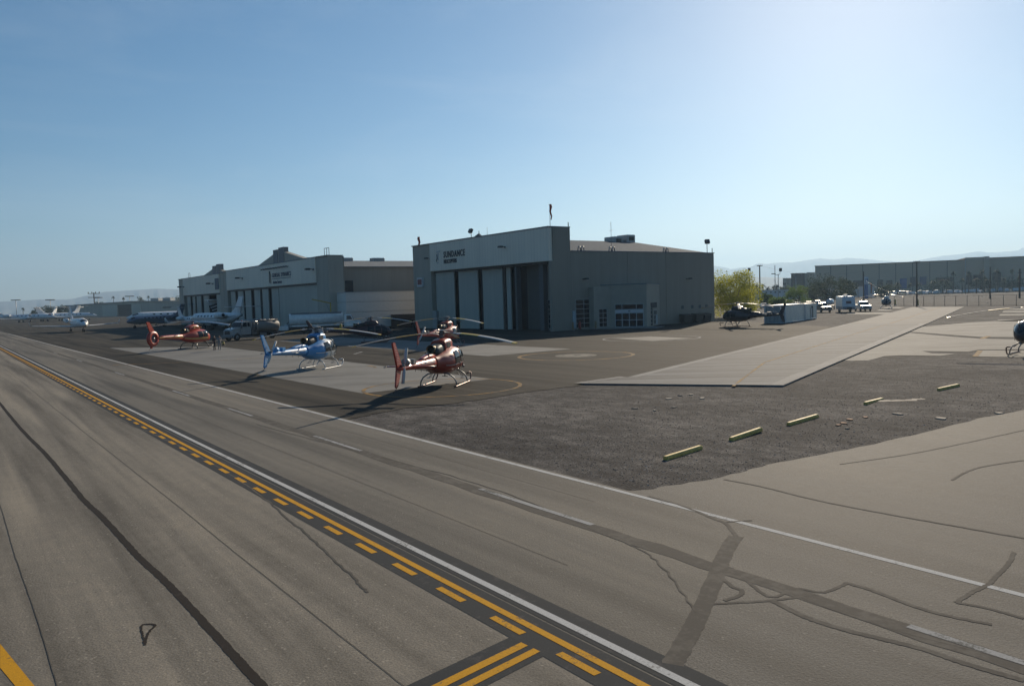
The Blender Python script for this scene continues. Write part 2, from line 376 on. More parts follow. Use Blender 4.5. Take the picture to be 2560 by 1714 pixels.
crack([(2110, 1455), (2180, 1475), (2300, 1520), (2400, 1545), (2480, 1560)], .09)
crack([(2390, 1505), (2430, 1480), (2470, 1460), (2490, 1440), (2520, 1410), (2535, 1380)], .08)
crack([(2390, 1505), (2470, 1520), (2560, 1545)], .08)
crack([(1790, 1430), (1830, 1465), (1855, 1475), (1845, 1490), (1810, 1500)], .08)
crack([(300, 1050), (480, 1130), (640, 1230), (760, 1330), (860, 1420), (920, 1480)], .05, M_TARF, .03)
crack([(640, 1060), (900, 1130), (1200, 1210), (1500, 1330), (1640, 1400), (1740, 1530)], .04, M_TARF, .03)
crack([(352, 1568), (360, 1560), (388, 1562), (372, 1580), (362, 1612)], .04, M_TAR, .01)
crack([(352, 1568), (358, 1590), (362, 1612)], .03, M_TAR, .01)
rj = random.Random(21)
for x0, par, n0, n1 in [(4.6, taxi, 3, 90), (1.0, taxi, 6, 120), (-2.6, taxi, 8, 140), (-6.4, taxi, 10, 160), (9.2, road, 11, 110), (12.6, road, 14, 120)]:
    pts = [(x0+rj.uniform(-.018, .018), n0+k*(n1-n0)/26) for k in range(27)]
    strip('crack_seal', pts, .014, .004, M_TARF, par, .004, 4)
def ccrack(pts, wd): strip('crack_seal', [G(*q) for q in pts], wd, .0044, M_TARF, conn, .009, 5)
ccrack([(1810, 1198), (1900, 1215), (2000, 1240), (2100, 1262), (2250, 1290), (2560, 1345)], .07)
ccrack([(2380, 1200), (2440, 1170), (2560, 1150)], .07)
ccrack([(2100, 1160), (2300, 1130), (2560, 1075)], .05)
# ---- concrete pads and helipad markings (parts of the apron)
A1 = [G(273, 869.5), G(545, 866), G(1231, 947), G(906, 983)]
sheet('landing_pad', A1, .006, M_PAD, apron)
D2, C2, A2 = Vector(G(1220, 890)), Vector(G(1427.6, 872)), Vector(G(690, 852))
B2 = A2+(C2-D2)
sheet('landing_pad', [tuple(A2), tuple(B2), tuple(C2), tuple(D2)], .006, M_PAD, apron)
sheet('landing_pad', [G(1526, 845.5), G(1626, 841), G(1733, 845.5), G(1631, 852)], .006, M_PATCH, apron)
def circ(l, r): a, b = Vector(G(*l)), Vector(G(*r)); return (a+b)/2, (a-b).length/2
c, r_ = circ((1298, 892), (1583, 885)); ringsheet('painted_ring', c, r_, .32, .005, M_YELF, apron)
cdisc = MB(); cdisc.lathe([(.01, .0055), (r_*.34, .0055)], (c[0], c[1], 0), n=32); ringsheet('worn_disc', c, r_*.2, r_*.34, .0055, worn_paint('worn_disc', (.2, .185, .15), (.1, .095, .085), .47, 1.5), apron)
c, r_ = circ((908, 977), (1298, 958)); ringsheet('painted_ring', c, r_, .22, .011, M_YELF, apron)
c, r_ = circ((1514, 846), (1748, 844.7)); ringsheet('painted_ring', c, r_, .22, .0065, M_WHTF, apron)
cb = Vector(G(800, 925)); ra = (Vector(G(642, 936))-cb).length
aa = math.degrees(math.atan2(*(Vector(G(642, 936))-cb).yx)); ringsheet('painted_ring', cb, ra, .22, .0105, M_YELF, apron, aa-26, aa+8)
aa = math.degrees(math.atan2(*(Vector(G(936, 917))-cb).yx)); rb = (Vector(G(936, 917))-cb).length; ringsheet('painted_ring', cb, rb, .22, .0105, M_YELF, apron, aa-12, aa+22)
cb = Vector(G(492, 874)); ra = (Vector(G(478, 904))-cb).length
aa = math.degrees(math.atan2(*(Vector(G(478, 904))-cb).yx)); ringsheet('painted_ring', cb, ra, .25, .0105, M_YELF, apron, aa-18, aa+18)
strip('painted_line', [G(885, 885), G(905, 879)], .25, .005, M_WHTF, apron)
# ---- concrete ramp: a slab with a real edge
rp = [G(1454, 961), G(1958, 966), G(2318, 810), G(2120, 810), G(1568, 945)]
m = MB(); m.prism(rp, -.1, .07); ramp = struct(m.build('concrete_ramp', M_RAMP))
M_EDGE = concrete_mat('clean_concrete', (.21, .208, .198), .3, (.2, .6, 1))
def inset(a, b, t, w): 
    d = (Vector(b)-Vector(a)).normalized(); n = Vector((-d.y, d.x)); return [tuple(Vector(a)+n*t*w*.5), tuple(Vector(b)+n*t*w*.5)]
for a, b, w_ in [(rp[4], rp[3], .6), (rp[0], rp[4], .5), (rp[1], rp[2], .7), (rp[0], rp[1], .35)]:
    t_ = 1 if (Vector(b)-Vector(a)).cross(Vector(rp[2])*.5+Vector(rp[0])*.5-Vector(a)) > 0 else -1
    CZ[0] += .0002; strip('clean_border', inset(a, b, t_, w_+.1), w_, .0722+CZ[0], M_EDGE, ramp, .03, 30)
rp2 = [G(2120, 809.6), G(2318, 809.6), G(2412, 767), G(2280, 768)]
m = MB(); m.prism(rp2, -.1, .05); ramp2 = struct(m.build('far_concrete_ramp', M_RAMP2))
strip('yellow_line', [G(1833, 964.5, .07), G(1912, 905, .07), G(2035, 866, .07), G(2182, 820.6, .07), G(2219, 810.3, .07)], .16, .0745, M_YELF, ramp)
strip('yellow_line', [G(2222, 809.4, .05), G(2351, 767.6, .05)], .2, .0545, M_YELF, ramp2)
sheet('concrete_patch', [G(*q) for q in [(2277, 829), (2306, 816.5), (2421, 806), (2492, 802), (2640, 794), (2660, 843), (2452, 842), (2380, 837)]], .0, M_PATCH)
sheet('concrete_patch', [G(*q) for q in [(2112, 900), (2275, 831.5), (2378, 841), (2450, 846), (2660, 850), (2660, 871), (2448, 874), (2420, 879), (2306, 877), (2330, 883), (2390, 884), (2350, 889), (2252, 888), (2210, 890), (2190, 896), (2170, 901), (2125, 902)]], .0, M_PATCH)
pd = sheet('concrete_patch', [G(*q) for q in [(2435, 891), (2448, 875.5), (2660, 876), (2660, 894)]], .002, M_PATCH)
strip('orange_line', [G(2438, 890.5), G(2451, 876)], .35, .007, M_YELF, pd)
strip('orange_line', [G(2453, 847), G(2472, 839.5)], .45, .0045, M_YELF, ramp)
for i, (a, b, y) in enumerate([(2492, 2600, 803), (2497, 2600, 789), (2505, 2600, 781), (2512, 2600, 774)]):
    sheet('concrete_patch', [G(a, y), G(a+4, y-4), G(b, y-5), G(b, y-1)], .0, M_PATCH)
for (a, b, y, h) in [(2115, 2230, 785, 4), (2190, 2236, 776, 3), (2205, 2262, 770.5, 3)]:
    sheet('concrete_patch', [G(a, y), G(a+12, y-h), G(b, y-h), G(b-14, y)], .0, M_PATCH)
# ---- loose stones over the gravel island
def stones(name, n, region, smin, smax, mat, seed):
    r = random.Random(seed); m = MB(); k = 0
    o8 = [(1, 0, 0), (-1, 0, 0), (0, 1, 0), (0, -1, 0), (0, 0, 1), (0, 0, -.6)]
    fs = [(0, 2, 4), (2, 1, 4), (1, 3, 4), (3, 0, 4), (2, 0, 5), (1, 2, 5), (3, 1, 5), (0, 3, 5)]
    def inside(x, y):
        c = False; j = len(region)-1
        for i in range(len(region)):
            (xi, yi), (xj, yj) = region[i], region[j]
            if (yi > y) != (yj > y) and x < (xj-xi)*(y-yi)/(yj-yi)+xi: c = not c
            j = i
        return c
    xs = [p[0] for p in region]; ys = [p[1] for p in region]
    while k < n:
        x = r.uniform(min(xs), max(xs)); y = r.uniform(min(ys), max(ys))
        if not inside(x, y): continue
        d = math.hypot(x, y)
        if r.random() > min(1, (26/d)**2): continue
        s = smin+(smax-smin)*r.random()**3; a = r.uniform(0, 6.28); ca, sa = math.cos(a), math.sin(a)
        sx, sy, sz = s*r.uniform(.7, 1.3), s*r.uniform(.7, 1.3), s*r.uniform(.2, .5)
        v = []
        for (px, py, pz) in o8:
            px *= sx*r.uniform(.8, 1.2); py *= sy*r.uniform(.8, 1.2)
            v.append((x+px*ca-py*sa, y+px*sa+py*ca, -.02+(pz+.2)*sz))
        m.add(v, fs); k += 1
    o = m.build(name, mat); return stuff(o)
reg = edge[:-1]+[gp[3], G(1955, 968), G(2105, 905), G(2250, 895), G(2430, 897), G(2600, 900)]+[G(2600, 1010)]+ce[::-1]
stn = NB('gravel_stone', world=True); vv = stn.vor(9, out='Color'); sp = stn.t.nodes.new('ShaderNodeSeparateColor'); stn.lk(vv, sp.inputs[0])
stn.set(Base_Color=stn.ramp(sp.outputs[0], [(0, (.06, .055, .052)), (.5, (.1, .094, .09)), (.85, (.17, .16, .15)), (1, (.4, .37, .34))]), Roughness=.85, Specular_IOR_Level=.3)
tag(stones('gravel_stones', 40000, reg, .008, .034, stn.m, 5), 'loose dark stones scattered over the gravel island beside the taxiway', 'gravel')
# a few flat pieces of rubble
rub = pm('rubble', (.28, .24, .19), .9, var=.3, scale=5)
rub2 = pm('rubble_orange', (.34, .17, .09), .9, var=.3, scale=5)
for i, (px, py, s) in enumerate([(1637, 1025, .14), (1685, 1017, .2), (1672, 996, .25), (1727, 986, .25), (1755, 995, .3), (2110, 1057, .2), (2125, 1048, .22), (2095, 1062, .2), (2163, 1042, .2), (2245, 1034, .28), (2353, 1045, .34), (2498, 1032, .3), (1588, 1020, .2), (1700, 988, .16), (2118, 1070, .12)]):
    m = MB(); x, y = G(px, py); r = random.Random(i); k = 7
    ring = [(s*r.uniform(.6, 1.1)*math.cos(t*6.283/k), s*r.uniform(.35, .7)*math.sin(t*6.283/k)) for t in range(k)]
    m.rings([[(a, b, -.02) for a, b in ring], [(a*.9, b*.9, .014*r.uniform(.7, 1.8)) for a, b in ring]], smooth=False)
    o = m.build('rubble_piece', rub2 if 5 <= i <= 8 else rub, None, (x, y, -.0), (0, 0, r.uniform(0, 6)))
    tag(o, 'flat reddish chip of rubble lying on the gravel past the yellow wheel stops' if 5 <= i <= 8 else 'flat pale chip of rubble lying on the dark gravel island', 'rubble', 'reddish rubble chips' if 5 <= i <= 8 else 'pale rubble chips')
# ---- mountains
def ridge(name, pts, D, mat, seed, depth):
    """a range as terrain: crest profile in metres at its distance, with spurs running down both ways"""
    r = random.Random(seed); P = []
    for (a, b) in zip(pts[:-1], pts[1:]):
        n = max(2, int((b[0]-a[0])/5))
        for k in range(n):
            t = k/n; P.append((a[0]+(b[0]-a[0])*t, a[1]+(b[1]-a[1])*t))
    P.append(pts[-1]); rows = 9; grid = []
    ph = [r.uniform(0, 6.28) for _ in range(8)]
    for i, (px, py) in enumerate(P):
        q = atD(px, py, D); u = Vector((q.x, q.y)).normalized(); row = []
        hz = q.z+r.uniform(-.004, .004)*q.z
        for k in range(-1, rows):
            f = k/(rows-1.0) if k >= 0 else -.25
            sp = .5+.28*math.sin(i*.55+ph[0]+f*1.5)+.22*math.sin(i*1.3+ph[1]-f*2)
            h = hz*max(0, (1-f*f*.2-f*.8)) if k >= 0 else hz*.55
            if 0 < f < 1: h *= (1-.45*f*sp*(1.3-f))+r.uniform(-.02, .02)
            dd = -depth*f + (depth*.08*math.sin(i*.7+f*6))*(0 if k <= 0 else f)
            row.append((q.x+u.x*dd, q.y+u.y*dd, h if k < rows-1 else -8))
        grid.append(row)
    m = MB(); n = len(grid[0]); v = [p for row in grid for p in row]
    m.add(v, [(i*n+j, (i+1)*n+j, (i+1)*n+j+1, i*n+j+1) for i in range(len(grid)-1) for j in range(n-1)], True)
    return struct(m.build(name, mat))
n = NB('desert_rock', world=True); a = n.noise(.004, 6, .65); n.set(Base_Color=n.ramp(a, [(.35, (.07, .065, .06)), (.65, (.13, .115, .1))]), Roughness=.95); M_ROCK = n.m
ridge('mountain', [(-260, 764), (-120, 758), (0, 754), (60, 751), (100, 748), (140, 749), (180, 747), (220, 738), (262, 729), (300, 727), (350, 724), (390, 721), (440, 723), (520, 726), (620, 728), (760, 735)], 7000, M_ROCK, 1, 1500)
ridge('mountain', [(1560, 690), (1700, 672), (1784, 664), (1821, 670), (1826, 673), (1856, 668), (1875, 668), (1889, 660.5), (1900, 658), (1917, 660), (1934, 657), (1958, 656), (1982, 656), (2012, 651), (2050, 645.5), (2080, 648), (2100, 647.5), (2116, 644.5), (2154, 646.6), (2198, 651), (2239, 654), (2265, 655), (2291, 652), (2317, 646.6), (2360, 639), (2404, 634.7), (2447, 627.8), (2473, 631.5), (2501, 630), (2545, 626), (2556, 619.5), (2600, 610), (2700, 600), (2850, 606)], 9000, M_ROCK, 2, 1500)
ridge('mountain', [(1640, 712), (1784, 702), (1850, 694), (1900, 692), (1960, 694), (2010, 701), (2080, 704), (2200, 700)], 4500, M_ROCK, 3, 900)
# ================================================================== BUILDINGS
GREY = (.105, .115, .118)
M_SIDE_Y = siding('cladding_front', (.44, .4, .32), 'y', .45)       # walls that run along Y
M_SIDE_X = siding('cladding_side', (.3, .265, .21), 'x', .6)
M_HEAD = siding('header_panel', (.88, .78, .62), 'y', 1.2, .1)
M_DOORP = siding('door_panel', (.5, .48, .4), 'y', .55, .14, .2)
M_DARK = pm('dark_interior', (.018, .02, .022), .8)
M_TRIM = pm('grey_trim', (.1, .11, .115), .6)
M_CAP = pm('parapet_cap', (.09, .13, .17), .45, .3)
M_FRAME = pm('window_frame', (.45, .45, .42), .5)
M_GLASS = glass('dark_glass')
M_STUC = pm('entrance_stucco', (.38, .34, .27), .85, var=.14, scale=1.2, bump=.2)
M_BLUEP = pm('pale_blue_panel', (.36, .44, .46), .6)
M_METAL = pm('galvanised_metal', (.34, .34, .33), .5, .5)
M_BLACK = pm('black_plastic', (.02, .02, .022), .5)
M_RED = pm('red_plastic', (.3, .03, .02), .5)
M_ROOF = siding('metal_roof', (.05, .08, .11), 'x', .6, .1, .5)
MATS['metal_roof'].node_tree.nodes['Principled BSDF'].inputs['Specular IOR Level'].default_value = .06; MATS['metal_roof'].node_tree.nodes['Principled BSDF'].inputs['Roughness'].default_value = .9
M_ROOF2 = siding('ribbed_roof', (.2, .2, .19), 'x', 1.5, .12, .9)
MATS['ribbed_roof'].node_tree.nodes['Principled BSDF'].inputs['Specular IOR Level'].default_value = .06
M_WHITE = pm('white_paint_metal', (.62, .62, .6), .45, var=.1)
M_LET = pm('dark_lettering', (.035, .035, .04), .6)
M_LET2 = pm('faded_lettering', (.1, .115, .15), .6)
def text_mesh(body, size, ext=.03, bold=0.0, space=1.0):
    cu = bpy.data.curves.new('t', 'FONT'); cu.body = body; cu.size = size; cu.extrude = ext; cu.offset = bold; cu.space_character = space; cu.resolution_u = 3
    o = bpy.data.objects.new('t', cu); col.objects.link(o); dg = bpy.context.evaluated_depsgraph_get()
    me = bpy.data.meshes.new_from_object(o.evaluated_get(dg)); bpy.data.objects.remove(o); bpy.data.curves.remove(cu); return me
def letters(name, body, size, mat, parent, loc, rot, ext=.03, bold=0.0, space=1.0, sx=1.0):
    me = text_mesh(body, size, ext, bold, space); me.materials.clear(); me.materials.append(mat)
    o = link(name, me, parent, loc, rot, (sx, 1, 1)); return o
FRONT = (R(90), 0, R(-90))      # text lying on a wall that faces -X, reading towards -Y
SIDE = (R(90), 0, 0)            # text on a wall that faces -Y
def pane_grid(parent, org, u, w, h, cols, rows, t=.07, name='window', glassmat=None, depth=.06, fm=None, colw=None, rowh=None):
    """window: frame bars as one part, every pane a sub-part. org = lower left corner, u = unit direction along the wall"""
    u = Vector((u[0], u[1], 0)).normalized(); nrm = Vector((u.y, -u.x, 0)); org = Vector(org)
    cw = colw or [w/cols]*cols; rh = rowh or [h/rows]*rows
    m = MB()
    def bar(a0, a1, z0, z1):
        p = [org+u*a0+Vector((0, 0, z0)), org+u*a1+Vector((0, 0, z0)), org+u*a1+Vector((0, 0, z1)), org+u*a0+Vector((0, 0, z1))]
        m.slab([q-nrm*.02 for q in p], nrm*(depth+.02))
    xs = [0]
    for c in cw: xs.append(xs[-1]+c)
    zs = [0]
    for r in rh: zs.append(zs[-1]+r)
    for i, x in enumerate(xs): bar(max(0, x-t/2) if i else 0, min(w, x+t/2) if i < cols else w, 0, h) if 0 < i < cols else bar(0 if i == 0 else w-t, t if i == 0 else w, 0, h)
    for j, z in enumerate(zs):
        for i in range(cols):
            a0 = xs[i]+(t/2 if i else t); a1 = xs[i+1]-(t/2 if i < cols-1 else t)
            bar(a0, a1, (0 if j == 0 else (h-t if j == rows else z-t/2)), (t if j == 0 else (h if j == rows else z+t/2)))
    wo = m.build(name, fm or M_FRAME, parent); cache = {}
    rz = math.atan2(u.y, u.x)
    for i in range(cols):
        for j in range(rows):
            k = (round(cw[i], 3), round(rh[j], 3))
            if k not in cache:
                g = MB(); g.box(-k[0]/2+.01, k[0]/2-.01, -.012, .0, -k[1]/2+.01, k[1]/2-.01); o = g.build('pane', glassmat or M_GLASS); cache[k] = o.data; bpy.data.objects.remove(o)
            q = org+u*((xs[i]+xs[i+1])/2)+Vector((0, 0, (zs[j]+zs[j+1])/2))+nrm*.022
            link('pane', cache[k], wo, tuple(q), (0, 0, rz+random.uniform(-.006, .006)))
    return wo
def wall_lamp(parent, loc, rz=0, s=1.0):
    m = MB(); m.box(-.12, 0, -.1, .1, -.1, .1); m.tube([(-.1, 0, 0), (-.7, 0, .15)], .05, 6); m.bev(-1.15, -.55, -.32, .32, -.08, .16, .06)
    o = m.build('wall_lamp', M_BLACK, parent, loc, (0, 0, rz)); o.scale = (s, s, s); return o

# ---------------- helicopter company's hangar
HX, HY = 71.5, 88.0
h1 = thing('hangar', 'large grey hangar with dark lettering on its header and tall sliding door panels', 'hangar', (HX, HY, 0))
L = lambda X, Y, Z=0: (X-HX, Y-HY, Z)
def hb(name, X0, X1, Y0, Y1, z0, z1, mat, par=h1):
    m = MB(); m.box(X0-HX, X1-HX, Y0-HY, Y1-HY, z0, z1); return m.build(name, mat, par)
TOP, HB = 15.05, 10.2
hb('pillar', 71.5, 75.3, 121.6, 128.0, 0, TOP, M_SIDE_Y)
hd = hb('header', 71.34, 72.0, 87.85, 121.6, HB, TOP-.02, M_HEAD)
hb('parapet_cap', 71.25, 75.45, 87.75, 128.1, TOP, TOP+.14, M_CAP)
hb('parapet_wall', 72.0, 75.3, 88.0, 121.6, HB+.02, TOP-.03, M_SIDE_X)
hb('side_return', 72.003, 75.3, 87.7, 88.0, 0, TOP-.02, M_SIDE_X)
hb('door_jamb', 71.5, 72.0, 87.7, 88.15, 0, HB-.002, M_SIDE_X)
# sliding door leaves, each its own panel set in its own track
def leaf(ya, yb, xf, mat=M_DOORP): return hb('door_panel', xf, xf+.18, yb, ya, .05, HB-.05, mat)
leaf(121.1, 115.0, 72.15); leaf(114.0, 108.1, 72.45); leaf(107.1, 101.5, 72.75); leaf(100.8, 99.7, 73.05)
hb('door_post', 72.1, 73.0, 96.86, 97.3, 0, HB-.05, M_TRIM)
for y in (121.35, 114.5, 107.6, 101.15): hb('door_post', 72.9, 73.25, y-.22, y+.22, 0, HB-.05, M_BLACK)
hb('door_panel', 74.2, 74.4, 91.85, 96.9, .05, HB-.05, pm('recess_shade_door', (.1, .1, .09), .7))  # set-back panel: shade of the recess put into its dark colour
hb('door_post', 72.6, 74.2, 90.9, 91.85, 0, HB-.05, M_TRIM)
hb('recess_wall', 73.4, 73.6, 88.0, 90.88, 0, HB-.05, M_SIDE_X)
pane_grid(h1, (73.4-HX, 90.85-HY, .3), (0, -1), 2.75, 4.3, 2, 6, .06)
hb('lintel', 72.1, 75.3, 88.05, 121.5, HB-.35, HB-.002, M_BLACK)
# hall: side walls as separate panels, gable roof
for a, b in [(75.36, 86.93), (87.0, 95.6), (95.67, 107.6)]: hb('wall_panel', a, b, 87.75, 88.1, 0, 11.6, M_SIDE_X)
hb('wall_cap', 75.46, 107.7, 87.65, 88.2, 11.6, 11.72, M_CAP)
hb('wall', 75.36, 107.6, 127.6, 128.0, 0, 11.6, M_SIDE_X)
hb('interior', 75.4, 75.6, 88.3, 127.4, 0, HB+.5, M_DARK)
m = MB(); m.add([L(107.4, 88.1), L(107.4, 127.6), L(107.4, 127.6, 11.4), L(107.4, 108, 14.9), L(107.4, 88.1, 11.4)], [(0, 1, 2, 3, 4)]); m.build('gable_wall', M_SIDE_Y, h1)
def roofslab(par, pts, mat, name='roof', t=.2):
    m = MB(); m.slab(pts, (0, 0, -t)); return m.build(name, mat, par)
rf = roofslab(h1, [L(75.3, 88.25, 11.62), L(107.9, 88.25, 11.62), L(107.9, 107.98, 15.1), L(75.3, 107.98, 15.1)], M_ROOF)
roofslab(h1, [L(75.3, 127.7, 11.5), L(107.9, 127.7, 11.5), L(107.9, 108.02, 15.1), L(75.3, 108.02, 15.1)], M_ROOF)
for a, b, z in [(102.4, 104.5, 15.9), (105.7, 107.8, 16.3)]:
    m = MB(); m.bev(a-HX, b-HX, 106.5-HY, 109.4-HY, z-1.5, z, .08); m.box(a-HX+.3, b-HX-.3, 106.8-HY, 109.1-HY, 14.0, z-1.5)
    u = m.build('rooftop_unit', pm('unit_metal', (.5, .48, .44), .6, .2), rf)
    m = MB(); m.box(a-HX+.4, b-HX-.4, 106.46-HY, 106.5-HY, z-1.1, z-.4); m.build('grille', M_BLACK, u)
m = MB(); m.box(104.55-HX, 105.6-HX, 107-HY, 108.5-HY, 14.6, 15.3); m.tube([L(105, 107.6, 15), L(105, 107.6, 15.8)], .2); m.build('roof_vent', M_METAL, rf)
# scalloped gutter straps on the side parapet
for X in (77.2, 83.5, 95.5):
    m = MB()
    for k in (0, .7): m.tube([(X-HX+k-.3, -.15, 11.74), (X-HX+k-.1, -.05, 12.35), (X-HX+k+.35, .05, 12.3), (X-HX+k+.45, .1, 11.74)], .09, 6)
    m.build('roof_hook', M_METAL, h1)
m = MB(); m.tube([L(91.5, 96, 13), L(91.5, 96, 17.2)], .035, 5); m.tube([L(91.5, 95.5, 15.8), L(91.5, 96.5, 15.8)], .02, 5); m.build('antenna', M_METAL, h1)
m = MB(); m.tube([L(72.2, 104.5, TOP+.1), L(72.2, 104.5, TOP+1.5)], .025, 5); m.build('antenna', M_METAL, h1)
m = MB(); m.slab([L(71.4, 107.3, TOP+.1), L(71.4, 105.3, TOP+.1), L(71.4, 106.0, TOP+.55)], (.4, 0, 0)); m.tube([L(71.6, 106, TOP+.4), L(71.6, 106, TOP+1.0)], .06, 5); m.build('finial', M_TRIM, h1)
for X, Y in ((75.2, 87.9), (107.5, 88)): 
    m = MB(); m.tube([L(X, Y, 11.7 if X > 100 else TOP), L(X, Y, (11.7 if X > 100 else TOP)+.8)], .07, 5); m.build('finial', M_TRIM, h1)
# lettering
letters('lettering', 'SUNDANCE', 1.5, M_LET, hd, (-.2, 116.75-HY, 12.35), FRONT, .05, .02, 1.22, .74)
letters('lettering', 'HELICOPTERS', .95, M_LET, hd, (-.2, 116.75-HY, 11.35), FRONT, .05, .015, 1.1, .66)
# emblem: a pale angular figure with a bar over it
EM = pm('emblem_silver', (.5, .5, .5), .4, .2)
def ypoly(pts, x, t=.06):
    m = MB(); m.slab([(x, -(a), z) for a, z in pts], (-t, 0, 0)); return m
Ye = 119.3-HY
for pts, mt in [([(0, 13.35), (1.35, 13.45), (1.5, 13.65), (.3, 13.6)], EM), ([(.35, 13.2), (.9, 13.3), (.75, 12.5), (1.0, 11.9), (.6, 12.0), (.55, 12.6)], EM), ([(.15, 13.1), (.4, 13.1), (.5, 12.4), (.2, 11.7), (-.05, 12.0), (.2, 12.4)], pm('emblem_dark', (.06, .06, .065), .5)), ([(.1, 11.65), (.7, 11.75), (.95, 11.6), (.3, 11.45)], EM)]:
    o = ypoly(pts, -.165).build('emblem', mt, hd); o.location = (0, Ye, 0)
# small lit sign on the pillar
m = MB(); m.box(-.35, -.002, -1.0, 1.0, -.85, .85); sg = m.build('wall_sign', M_WHITE, h1, (0, 125.2-HY, 8.4))
m = MB(); m.box(-.37, -.352, -.75, .75, -.45, .5); pl = m.build('sign_face', pm('sign_face_red', (.33, .12, .1), .5), sg)
wall_lamp(h1, (-.16, 98.5-HY, 12.9), 0, 1.1); wall_lamp(h1, (0, 121.7-HY, 12.5), 0, 1.0)
wall_lamp(h1, (77.7-HX, -.26, 7.5), R(90), .9); wall_lamp(h1, (100.6-HX, -.26, 7.3), R(90), .9); 
# ground-floor window and panels on the side wall
pane_grid(h1, (76.05-HX, -.27, .25), (1, 0), 3.2, 4.25, 2, 6, .06)
for a, b in ((75.42, 76.0), (79.3, 81.0)):
    hb('blue_panel', a, b, 87.68, 87.748, .25, 2.85, M_BLUEP)
for X in (99.2, 101.6, 103.5, 105.2): hb('vent', X, X+.55, 87.7, 87.748, 2.35, 2.9, M_TRIM)
# entrance block, turned against the wall
vA, vB, vC = Vector((85.5, 82.4)), Vector((81.2, 87.7)), Vector((94.0, 87.7))
VZ = 6.5
m = MB(); m.prism([L(81.2, 87.74)[:2], L(*vA)[:2], L(94.0, 87.74)[:2]], 0, VZ); ent = m.build('entrance_block', M_STUC, h1)
hbm = MB(); hbm.prism([(vB.x-.1-HX, 87.72-HY), (vA.x-HX, vA.y-.12-HY), (vC.x+.1-HX, 87.72-HY)], VZ, VZ+.1); hbm.build('entrance_cap', M_CAP, h1)
hb('entrance_wing', 78.7, 82.2, 86.6, 87.742, 0, 6.3, M_STUC)
pane_grid(h1, (79.6-HX, 86.6-HY-.0, .25), (1, 0), 1.7, 2.75, 2, 4, .07)
d1 = (vA-vB).normalized(); org = vB+d1*2.05
# sliding entrance doors: four leaves with a mid rail, a pale header and a transom light above
oL = L(org.x, org.y, .12)
fw = 4.3; pane_grid(h1, oL, d1, fw, 2.15, 4, 2, .09, 'entrance_door', fm=pm('door_frame_white', (.5, .52, .52), .45), depth=.1)
nrm1 = Vector((d1.y, -d1.x, 0))
def onwall(name, o, d, a0, a1, z0, z1, mat, out=.1, back=.01):
    nr = Vector((d.y, -d.x, 0)); p = [Vector((o.x+d.x*a-HX, o.y+d.y*a-HY, z)) for a, z in ((a0, z0), (a1, z0), (a1, z1), (a0, z1))]
    m = MB(); m.slab([q-nr*back for q in p], nr*(out+back)); return m.build(name, mat, h1)
onwall('door_header', org, d1, 0, fw, 2.29, 2.72, M_WHITE, .12)
onwall('door_sensor', org, d1, fw*.5-.15, fw*.5+.15, 2.46, 2.58, M_BLACK, .2)
pane_grid(h1, (oL[0], oL[1], 2.74), d1, fw, .85, 3, 1, .08, 'transom', colw=[fw*.25, fw*.5, fw*.25])
d2 = (vC-vA).normalized(); o2 = vA+d2*2.9
onwall('louver_frame', o2, d2, 0, 4.6, 2.85, 3.65, M_DARK, .04)
for k in range(8): onwall('louver_slat', o2, d2, .25+k*.55, .42+k*.55, 2.88, 3.62, M_TRIM, .1)
onwall('side_recess', o2, d2, 0, 1.1, .15, 2.8, M_DARK, .03)
for k in range(4): onwall('recess_bar', o2, d2, -.05, .45, .5+k*.65, .58+k*.65, M_FRAME, .08)
q = o2+d2*2.0
pane_grid(h1, L(q.x, q.y, .25), d2, 2.3, 2.2, 3, 3, .07)
onwall('blue_panel', o2, d2, 3.5, 4.9, .15, 1.75, M_BLUEP, .06)
# step in front of the entrance
m = MB(); m.prism([L(77, 87.6)[:2], L(84.2, 79.4)[:2], L(88.5, 81.6)[:2], L(84, 86.5)[:2]], 0, .06); m.build('entrance_step', concrete_mat('step_concrete', (.22, .22, .21)), h1)

